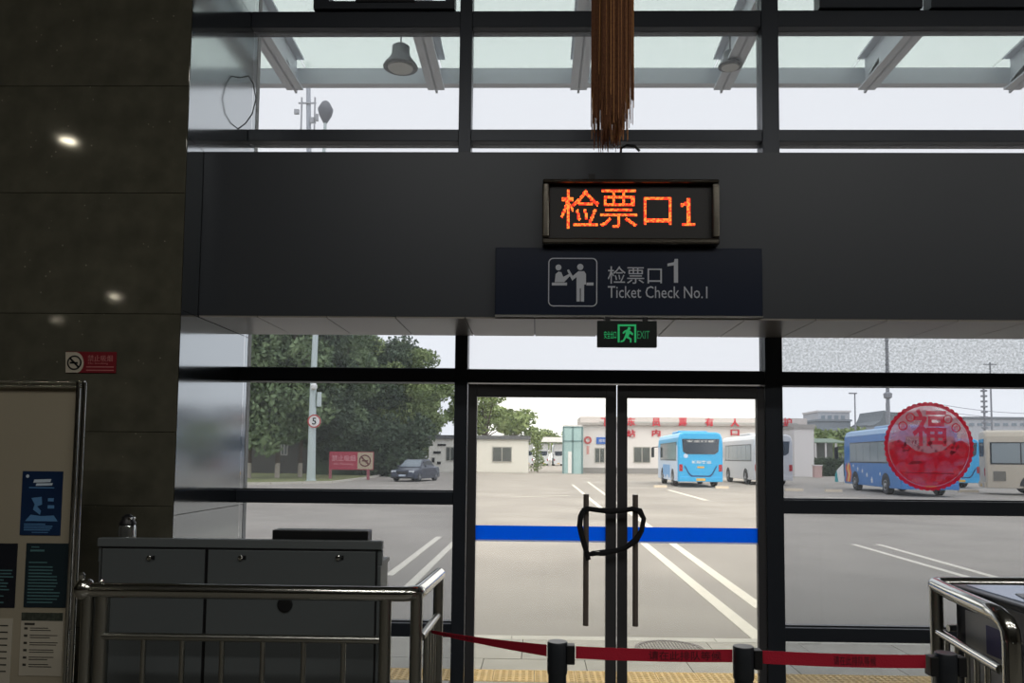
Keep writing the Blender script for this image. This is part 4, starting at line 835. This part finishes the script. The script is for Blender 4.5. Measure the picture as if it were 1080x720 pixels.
# pagoda
YP = 190; pg = at(938, 450, YP); t = empty('pagoda_building', (pg.x, YP, -.1)); tag(t, 'traditional building with curved upswept grey roof', 'building')
PR = mat('grey_tile_roof', srgb(128, 134, 138), .8); zr = lambda v: at(938, v, YP).z; xr = lambda u: at(u, 450, YP).x
MB().box(xr(919), xr(985), YP, YP+12, -.1, zr(450)).build('wall', GB2, t)
MB().poly([(xr(911), zr(448.5)), (xr(914), zr(449)), (xr(920), zr(448)), (xr(926), zr(444)), (xr(929), zr(438)), (xr(930.5), zr(433)), (xr(932), zr(434.5)), (xr(942), zr(435)), (xr(972), zr(434.5)), (xr(974), zr(432)), (xr(976), zr(438)), (xr(980), zr(445)), (xr(990), zr(450)), (xr(990), zr(451.5)), (xr(911), zr(450))], YP-1.5, YP+13).build('curved_roof', PR, t)
MB().tube([(xr(943.5), YP+4, zr(436)), (xr(943.5), YP+4, zr(424))], .25, 8).build('finial', PR, t)
# low shed and dark cars right of the gable wall
YH = 88; a, b = at(859, 480, YH), at(895, 480, YH); t = empty('open_shed', ((a.x+b.x)/2, YH, -.1)); tag(t, 'low green-roofed shed behind the deep blue coach', 'shed')
MB().hexa([(a.x, YH, at(870, 467, YH).z), (b.x, YH, at(870, 467, YH).z), (b.x, YH+5, at(870, 462, YH).z), (a.x, YH+5, at(870, 462, YH).z)] + [(a.x, YH, at(870, 466, YH).z), (b.x, YH, at(870, 466, YH).z), (b.x, YH+5, at(870, 461, YH).z), (a.x, YH+5, at(870, 461, YH).z)]).build('roof', mat('green_roof', srgb(130, 148, 130), .7), t)
MB().box(a.x, b.x, YH+4.6, YH+5, -.1, at(870, 464, YH).z).build('wall', mat('shed_wall', srgb(120, 124, 118), .8), t)
for u in range(4): x_ = a.x+.2+(b.x-a.x-.4)*u/3; MB().box(x_-.08, x_+.08, YH+.1, YH+.26, -.1, at(870, 467, YH).z).build('column', WB, t)
hd = empty('clipped_hedge', (at(875, 490, 80).x, 80, -.1)); tag(hd, 'dark green hedge in front of the low shed', 'hedge')
# ---------------------------------------------------------------- plants
def leafmat(name, c1, c2):
    m = mat(name, srgb(*c1), .6, col2=srgb(*c2), nscale=.9, detail=6, spec=.2); return m
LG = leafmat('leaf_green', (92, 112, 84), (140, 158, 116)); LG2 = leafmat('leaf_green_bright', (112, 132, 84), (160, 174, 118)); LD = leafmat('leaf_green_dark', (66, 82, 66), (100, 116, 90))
def leaves(m, cx, cy, cz_, rx_, ry, rz, n, s):
    for _ in range(n):
        while True:
            u = Vector((random.uniform(-1, 1), random.uniform(-1, 1), random.uniform(-1, 1)))
            if .25 < u.length < 1: break
        p = Vector((cx+u.x*rx_, cy+u.y*ry, cz_+u.z*rz)); nrm = Vector((random.gauss(0, 1), random.gauss(0, 1), random.gauss(.5, 1))).normalized()
        a = nrm.orthogonal().normalized(); b = nrm.cross(a); k = s*random.uniform(.6, 1.3); th = random.uniform(0, 6.28); a, b = a*math.cos(th)+b*math.sin(th), b*math.cos(th)-a*math.sin(th)
        i = len(m.v); m.v += [tuple(p-a*k), tuple(p+b*k*.55), tuple(p+a*k), tuple(p-b*k*.55)]; m.f.append((i, i+1, i+2, i+3))
BARK = mat('bark', srgb(96, 84, 74), .9, noise=.3, nscale=6); LIME = mat('limewashed_bark', srgb(190, 180, 168), .9)
def tree(px, pyb, h, clumps, lab, lm, tr=.16, lime=False, name='tree', n=900, s=.2, Y=None, zg=-.1):
    g_ = ground(px, pyb) if Y is None else at(px, pyb, Y); x, y = g_.x, g_.y
    t = empty(name, (x, y, zg)); tag(t, lab, 'tree', 'trees of the yard')
    MB().tube([(x, y, zg), (x+.05, y, h*.3), (x-.08, y+.05, h*.55), (x+.05, y, h*.8)], [tr, tr*.85, tr*.6, tr*.2], 10).build('trunk', BARK, t, smooth=True)
    if lime: MB().tube([(x, y, zg), (x+.02, y, zg+1.1)], [tr*1.05, tr*1.0], 10).build('limewash', LIME, t, smooth=True)
    m = MB()
    for (dx_, dy, dz, rx_, ry, rz) in clumps:
        leaves(m, x+dx_, y+dy, dz, rx_, ry, rz, int(n*rx_*rz/2.5), s)
        MB().tube([(x, y, h*.35), (x+dx_*.5, y+dy*.5, (h*.4+dz)/2), (x+dx_, y+dy, dz)], [tr*.45, tr*.3, .02], 6).build('branch', BARK, t, smooth=True)
    o = m.build('foliage', lm, t, fix=False); o['kind'] = 'stuff'; return t
def crown(w, z0, z1, k, d=2.2):
    out = []
    for i in range(k):
        z = z0+(z1-z0)*random.random(); out.append((random.uniform(-w, w), random.uniform(-d, d), z, random.uniform(1.3, 2.1), random.uniform(1.2, 2.0), random.uniform(1.0, 1.6)))
    return out
labs = ['leftmost big tree with limewashed trunk behind the return wall', 'big tree with limewashed trunk left of the pale pole', 'dark tree directly behind the pale lamp pole', 'leafy tree above the red no-smoking board', 'dark tree behind the gap between board and car', 'bright leafy tree over the dark car', 'outermost light green tree beside the site cabin']
spec = [(262, 505, 15, 2.6, 3.1, 13.5, LG), (292, 505, 15, 2.8, 3.0, 14, LG), (316, 504, 15, 2.8, 3.0, 14, LD), (352, 500, 15, 3.2, 2.8, 14, LG), (388, 497, 15, 3.4, 1.7, 14, LD), (412, 497, 14.5, 3.2, 2.2, 13.6, LG2), (444, 497, 10.5, 2.3, 1.9, 9.8, LG2)]
for (px, pyb, h, w, z0, z1, lm), lb in zip(spec, labs):
    tree(px, pyb, h, crown(w, z0, z1, 46 if h > 11 else 26), lb, lm, lime=pyb > 503, s=.2, n=620)
tree(512, 470, 11, crown(3.6, 4.5, 9.6, 16, 3), 'leafy tree rising behind the white site cabin', LG2, tr=.2, Y=92, n=420, s=.28)
tree(543, 470, 9, crown(2.0, 4.2, 7.0, 9, 2), 'smaller tree behind the right end of the site cabin', LG2, tr=.2, Y=92, n=420, s=.28)
# ivy-clad post by the cabin
YI = ground(567, 498).y; p = at(567, 498, YI); t = empty('slim_young_tree', (p.x, YI, -.1)); tag(t, 'slim leafy young tree beside the white cabin', 'tree')
MB().tube([(p.x, YI, -.1), (p.x, YI, 4.4)], .06, 8).build('trunk', BARK, t); m = MB()
for k in range(12): leaves(m, p.x+random.uniform(-.25, .25), YI, .4+k*.36, .75-.03*k, .5, .35, 60, .16)
o = m.build('foliage', LG2, t, fix=False); o['kind'] = 'stuff'
# dark shrub belt behind the car and the red board
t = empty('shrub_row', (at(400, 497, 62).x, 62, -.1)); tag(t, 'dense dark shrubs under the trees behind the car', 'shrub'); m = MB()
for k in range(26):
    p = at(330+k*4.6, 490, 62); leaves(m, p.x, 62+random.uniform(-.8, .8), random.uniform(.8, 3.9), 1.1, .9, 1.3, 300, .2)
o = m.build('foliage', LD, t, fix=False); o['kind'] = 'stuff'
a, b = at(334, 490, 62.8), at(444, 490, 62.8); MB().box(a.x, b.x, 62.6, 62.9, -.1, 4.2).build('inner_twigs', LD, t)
# hedge body
m = MB(); x0, x1 = at(861, 490, 80).x, at(890, 490, 80).x
for k in range(14): leaves(m, x0+(x1-x0)*(k+.5)/14, 80, .8, .5, .6, 1.1, 160, .16)
o = m.build('foliage', LD, hd, fix=False); o['kind'] = 'stuff'
MB().box(x0, x1, 79.9, 80.1, -.1, 1.2).build('hedge_core', LD, hd)
YT = 240
for i, (px, w, lb) in enumerate(((572, 5, 'pale far tree line behind the shelter, left'), (588, 5, 'pale far tree behind the glass kiosk'), (872, 6, 'far tree left of the deep blue coach'), (886, 6, 'far tree just behind the front of the deep blue coach'))):
    p = at(px, 452, YT if i < 2 else 140); tree(px, 470, p.z+1, [(random.uniform(-w, w), random.uniform(-2, 2), p.z*random.uniform(.45, .85), 2.6, 2, 2.0) for _ in range(8)], lb, LG2, tr=.3, Y=YT if i < 2 else 140, n=110, s=.5)
# grass verge
S(MB().poly([(ground(u, v).x, ground(u, v).y) for u, v in ((150, 513), (250, 511.5), (350, 509.5), (392, 504), (407, 500.5), (404, 498), (380, 496), (150, 496))], -.1, -.03, 'xy').build('grass_verge', mat('dry_grass', srgb(150, 148, 106), .95, col2=srgb(110, 122, 72), nscale=1.2)))
vk = MB(); vp = [ground(u, v) for u, v in ((150, 513), (250, 511.5), (350, 509.5), (392, 504), (407, 500.5))]
ve = empty('verge_kerb', (vp[1].x, vp[1].y, -.1)); S(ve)
for i in range(4):
    a, b = vp[i], vp[i+1]; n_ = max(1, int((b-a).length/1.5))
    for k in range(n_):
        p, q_ = a.lerp(b, k/n_), a.lerp(b, (k+.97)/n_); MB().beam((p.x, p.y, -.04), (q_.x, q_.y, -.04), .16, .16).build('kerb_stone', KERB, ve)
# low building behind the trees
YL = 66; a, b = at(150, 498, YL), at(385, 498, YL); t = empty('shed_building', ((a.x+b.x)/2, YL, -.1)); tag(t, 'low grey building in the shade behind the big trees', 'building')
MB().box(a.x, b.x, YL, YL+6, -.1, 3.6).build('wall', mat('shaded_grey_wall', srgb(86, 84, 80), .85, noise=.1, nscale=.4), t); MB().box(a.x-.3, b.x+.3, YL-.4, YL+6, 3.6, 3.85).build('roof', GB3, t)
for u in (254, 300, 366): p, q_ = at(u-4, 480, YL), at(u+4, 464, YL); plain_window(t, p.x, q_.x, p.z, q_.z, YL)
# ---------------------------------------------------------------- street furniture
PWm = mat('pale_pole_paint', srgb(196, 208, 208), .5)
g_ = ground(328, 508); Yp = g_.y; t = empty('lamp_pole', (g_.x, Yp, -.1)); tag(t, 'tall pale steel pole carrying a round speed limit 5 sign', 'pole')
tp = at(343, 130, Yp); MB().tube([(g_.x, Yp, -.1), (at(330, 400, Yp).x+.03, Yp, at(330, 400, Yp).z), (tp.x, Yp, tp.z)], [.27, .19, .10], 16).build('pole', PWm, t, smooth=True)
hp = at(343, 118, Yp); MB().lathe([(.12, hp.z-.75), (.42, hp.z-.2), (.5, hp.z+.15), (.25, hp.z+.62), (.05, hp.z+.75)], (tp.x, Yp, 0), 12).build('lamp_head', mat('lamp_head_grey', srgb(110, 112, 118), .5), t, smooth=True)
MB().lathe([(.32, -.03-.1), (.32, .12-.1), (.2, .2-.1)], (g_.x, Yp, 0), 14).build('base_flange', PWm, t)
p = at(331.5, 444, Yp-.3); s_ = MB().disc(p.x, p.z, .42, Yp-.32, Yp-.28, 28).build('speed_sign', WHITE, t); MB().ring(p.x, p.z, .34, .42, Yp-.335, Yp-.32, 28).build('sign_rim', mat('sign_red', srgb(190, 60, 60), .5), s_); text('sign_numeral', '5', BLACK, s_, p.x-.13, p.x+.13, p.z-.22, p.z+.22, Yp-.32, .015, .02)
p = at(331, 408, Yp-.3); MB().lathe([(.0, -.22), (.2, -.1), (.22, .1), (.12, .22)], (p.x, Yp-.3, p.z), 12).build('camera_dome', WHITE, t, smooth=True); p = at(337, 421, Yp); MB().box(p.x-.12, p.x+.1, Yp-.15, Yp+.1, p.z-.45, p.z+.45).build('junction_box', PWm, t)
# telecom mast behind
Ym = 75; p = at(329, 500, Ym); tpz = at(325, 66, Ym); t = empty('telecom_mast', (p.x, Ym, -.1)); tag(t, 'slender pale telecom mast with small antennas behind the trees', 'mast')
MB().tube([(p.x, Ym, -.1), (tpz.x, Ym, tpz.z)], [.35, .22], 12).build('pole', mat('mast_grey', srgb(175, 180, 188), .6), t, smooth=True)
for (u, v_, w, h) in ((318, 120, .12, 3.4), (332, 120, .12, 3.4), (313, 118, .5, .5), (330, 127, .6, .6), (334, 124, .35, .7)):
    p = at(u, v_, Ym-.3); MB().box(p.x-w/2, p.x+w/2, Ym-.45, Ym-.2, p.z-h/2, p.z+h/2).build('antenna', mat('antenna_grey', srgb(170, 172, 176), .6), t, bev=.03)
p = at(325, 110, Ym); MB().box(p.x-.9, p.x+.9, Ym-.35, Ym-.2, p.z-.06, p.z+.06).build('cross_arm', mat('antenna_grey', srgb(170, 172, 176), .6), t)
# red no smoking board under the trees
g_ = ground(350, 505.5); Yn = g_.y; t = empty('no_smoking_board', (at(370, 500, Yn).x, Yn, -.1)); tag(t, 'red outdoor no-smoking board on legs under the trees', 'sign')
RBd = mat('faded_red_board', srgb(178, 62, 84), .5)
p = rect_px(347, 394, 476.5, 495, Yn); MB().box(p[0], p[1], Yn, Yn+.1, p[2], p[3]).build('panel', RBd, t)
pf = rect_px(377, 394, 477, 494.5, Yn); MB().box(pf[0], pf[1]-.03, Yn-.02, Yn, pf[2], pf[3]).build('cream_panel', mat('tan_panel', srgb(190, 176, 152), .5), t)
cc = at(385, 485.7, Yn); e = MB().ring(cc.x, cc.z, .33, .42, Yn-.04, Yn-.02, 28); e.poly([(cc.x-.28, cc.z+.2), (cc.x-.2, cc.z+.28), (cc.x+.28, cc.z-.2), (cc.x+.2, cc.z-.28)], Yn-.04, Yn-.02); e.box(cc.x-.22, cc.x+.22, Yn-.04, Yn-.02, cc.z-.05, cc.z+.05); e.build('no_smoking_symbol', mat('symbol_brown', srgb(110, 60, 56), .5), t)
PR2 = mat('faded_white_print', srgb(215, 150, 160), .5)
text('lettering', '禁止吸烟', PR2, t, *rect_px(350, 375, 480, 486, Yn), Yn, .02, .01); text('lettering', 'No Smoking', PR2, t, *rect_px(352, 373, 488, 490.5, Yn), Yn, .02)
for u in (348, 388): p = at(u, 500, Yn); MB().box(p.x-.09, p.x+.09, Yn+.02, Yn+.16, -.1, at(u, 494, Yn).z).build('leg', mat('pink_leg', srgb(170, 100, 108), .6), t)
# poles on the right
def pole(px, vb, vt, Y, r, lab, extra=None):
    a, b = at(px, vb, Y), at(px, vt, Y); t = empty('street_lamp', (a.x, Y, -.1)); tag(t, lab, 'pole'); m_ = mat('far_pole_grey', srgb(150, 152, 158), .6)
    MB().tube([(a.x, Y, -.1), (a.x, Y, b.z)], [r, r*.7], 10).build('pole', m_, t, smooth=True)
    if extra: extra(t, a.x, b.z, Y, m_)
def head(t, x, z, Y, m_): MB().box(x-.9, x+.3, Y-.2, Y+.2, z-.05, z+.15).build('lamp_head', m_, t, bev=.04)
def ball(t, x, z, Y, m_):
    zb = at(937.5, 417, Y).z
    MB().lathe([(.1, -.6), (.55, -.3), (.6, .3), (.1, .6)], (x, Y, zb), 12).build('float_ball', m_, t, smooth=True)
    for k in range(9): MB().lathe([(.2, -.15), (.33, 0), (.2, .15)], (x, Y, zb+2.2+k*1.15), 8).build('insulator', m_, t)
def tiers(t, x, z, Y, m_):
    for k in range(9): MB().box(x-.4, x+.4, Y-.3, Y+.3, z-.8-k*.9, z-.5-k*.9).build('step_bracket', m_, t)
def cross(t, x, z, Y, m_): MB().box(x-1.0, x+1.0, Y-.1, Y+.1, z-.4, z-.25).build('cross_arm', m_, t)
pole(903, 498, 415, 120, .14, 'thin street lamp between the far building and pagoda', head)
pole(938, 498, 345, 110, .30, 'tall mast left of the red sticker', ball)
pole(1040, 498, 408, 130, .22, 'stepped telecom mast right of the red sticker', tiers)
pole(1047.5, 498, 382, 120, .16, 'thin pole with cross arm beside the stepped mast', cross)
# cables between the masts
t = empty('overhead_cable', (at(1020, 440, 118).x, 118, 8)); tag(t, 'thin overhead cables sagging behind the sticker', 'cable')
for (v0, v1) in ((425, 436), (432, 441)):
    A, B = at(985, v0, 118), at(1110, v1, 118); pts = [A.lerp(B, k/10) + Vector((0, 0, -.5*4*(k/10)*(1-k/10))) for k in range(11)]
    MB().tube(pts, .04, 5).build('wire', mat('far_pole_grey', srgb(150, 152, 158), .6), t)
# wheel stops
WS = mat('wheel_stop_concrete', srgb(214, 200, 178), .8)
for i, (u0, u1, v) in enumerate(((690, 703, 514), (755, 768, 515), (829, 846, 517.5), (871, 887, 518.5), (1012, 1030, 519))):
    a, b = ground(u0, v), ground(u1, v); o = MB().poly([(0, -.1), (.22, -.1), (.17, .04), (.05, .04)], a.x, b.x, 'yz'); o.v = [(x, y+a.y, z) for x, y, z in o.v]
    o = o.build('wheel_stop', WS); tag(o, ['pale concrete wheel stop at the left rear of the sky-blue coach', 'pale concrete wheel stop right of the sky-blue coach', 'pale concrete wheel stop behind the silver coach', 'pale concrete wheel stop left of the deep blue coach', 'pale concrete wheel stop under the bright blue coach'][i], 'wheel stop', 'concrete wheel stops')
# pale flag-like pennant by the deep blue coach
p = ground(887, 510); t = empty('pennant_stand', (p.x, p.y, -.1)); tag(t, 'white and teal pennant standing left of the deep blue coach', 'flag')
z_ = lambda v: at(887, v, p.y).z; x_ = lambda u: at(u, 500, p.y).x
MB().poly([(x_(889.5), z_(489)), (x_(890), z_(508)), (x_(884), z_(508)), (x_(882.5), z_(496))], p.y, p.y+.06).build('cloth', WHITE, t); MB().poly([(x_(882.5), z_(496)), (x_(884), z_(508)), (x_(880.5), z_(508)), (x_(881), z_(500))], p.y-.02, p.y+.04).build('cloth', mat('teal_paint', srgb(60, 160, 165), .4), t)
MB().tube([(x_(889.8), p.y+.03, -.1), (x_(889.6), p.y+.03, z_(488))], .025, 8).build('stick', STEELD, t)
# outer face of the hall above and beside the glazing
S(MB().box(-30, -2.1, 5.34, 5.5, -.1, 7).build('wall_outside_left', mat('outer_cladding', srgb(150, 150, 148), .7)))
S(MB().box(-30, 30, -26, 5.36, 6.7, 6.9).build('roof_slab', mat('outer_cladding', srgb(150, 150, 148), .7)))
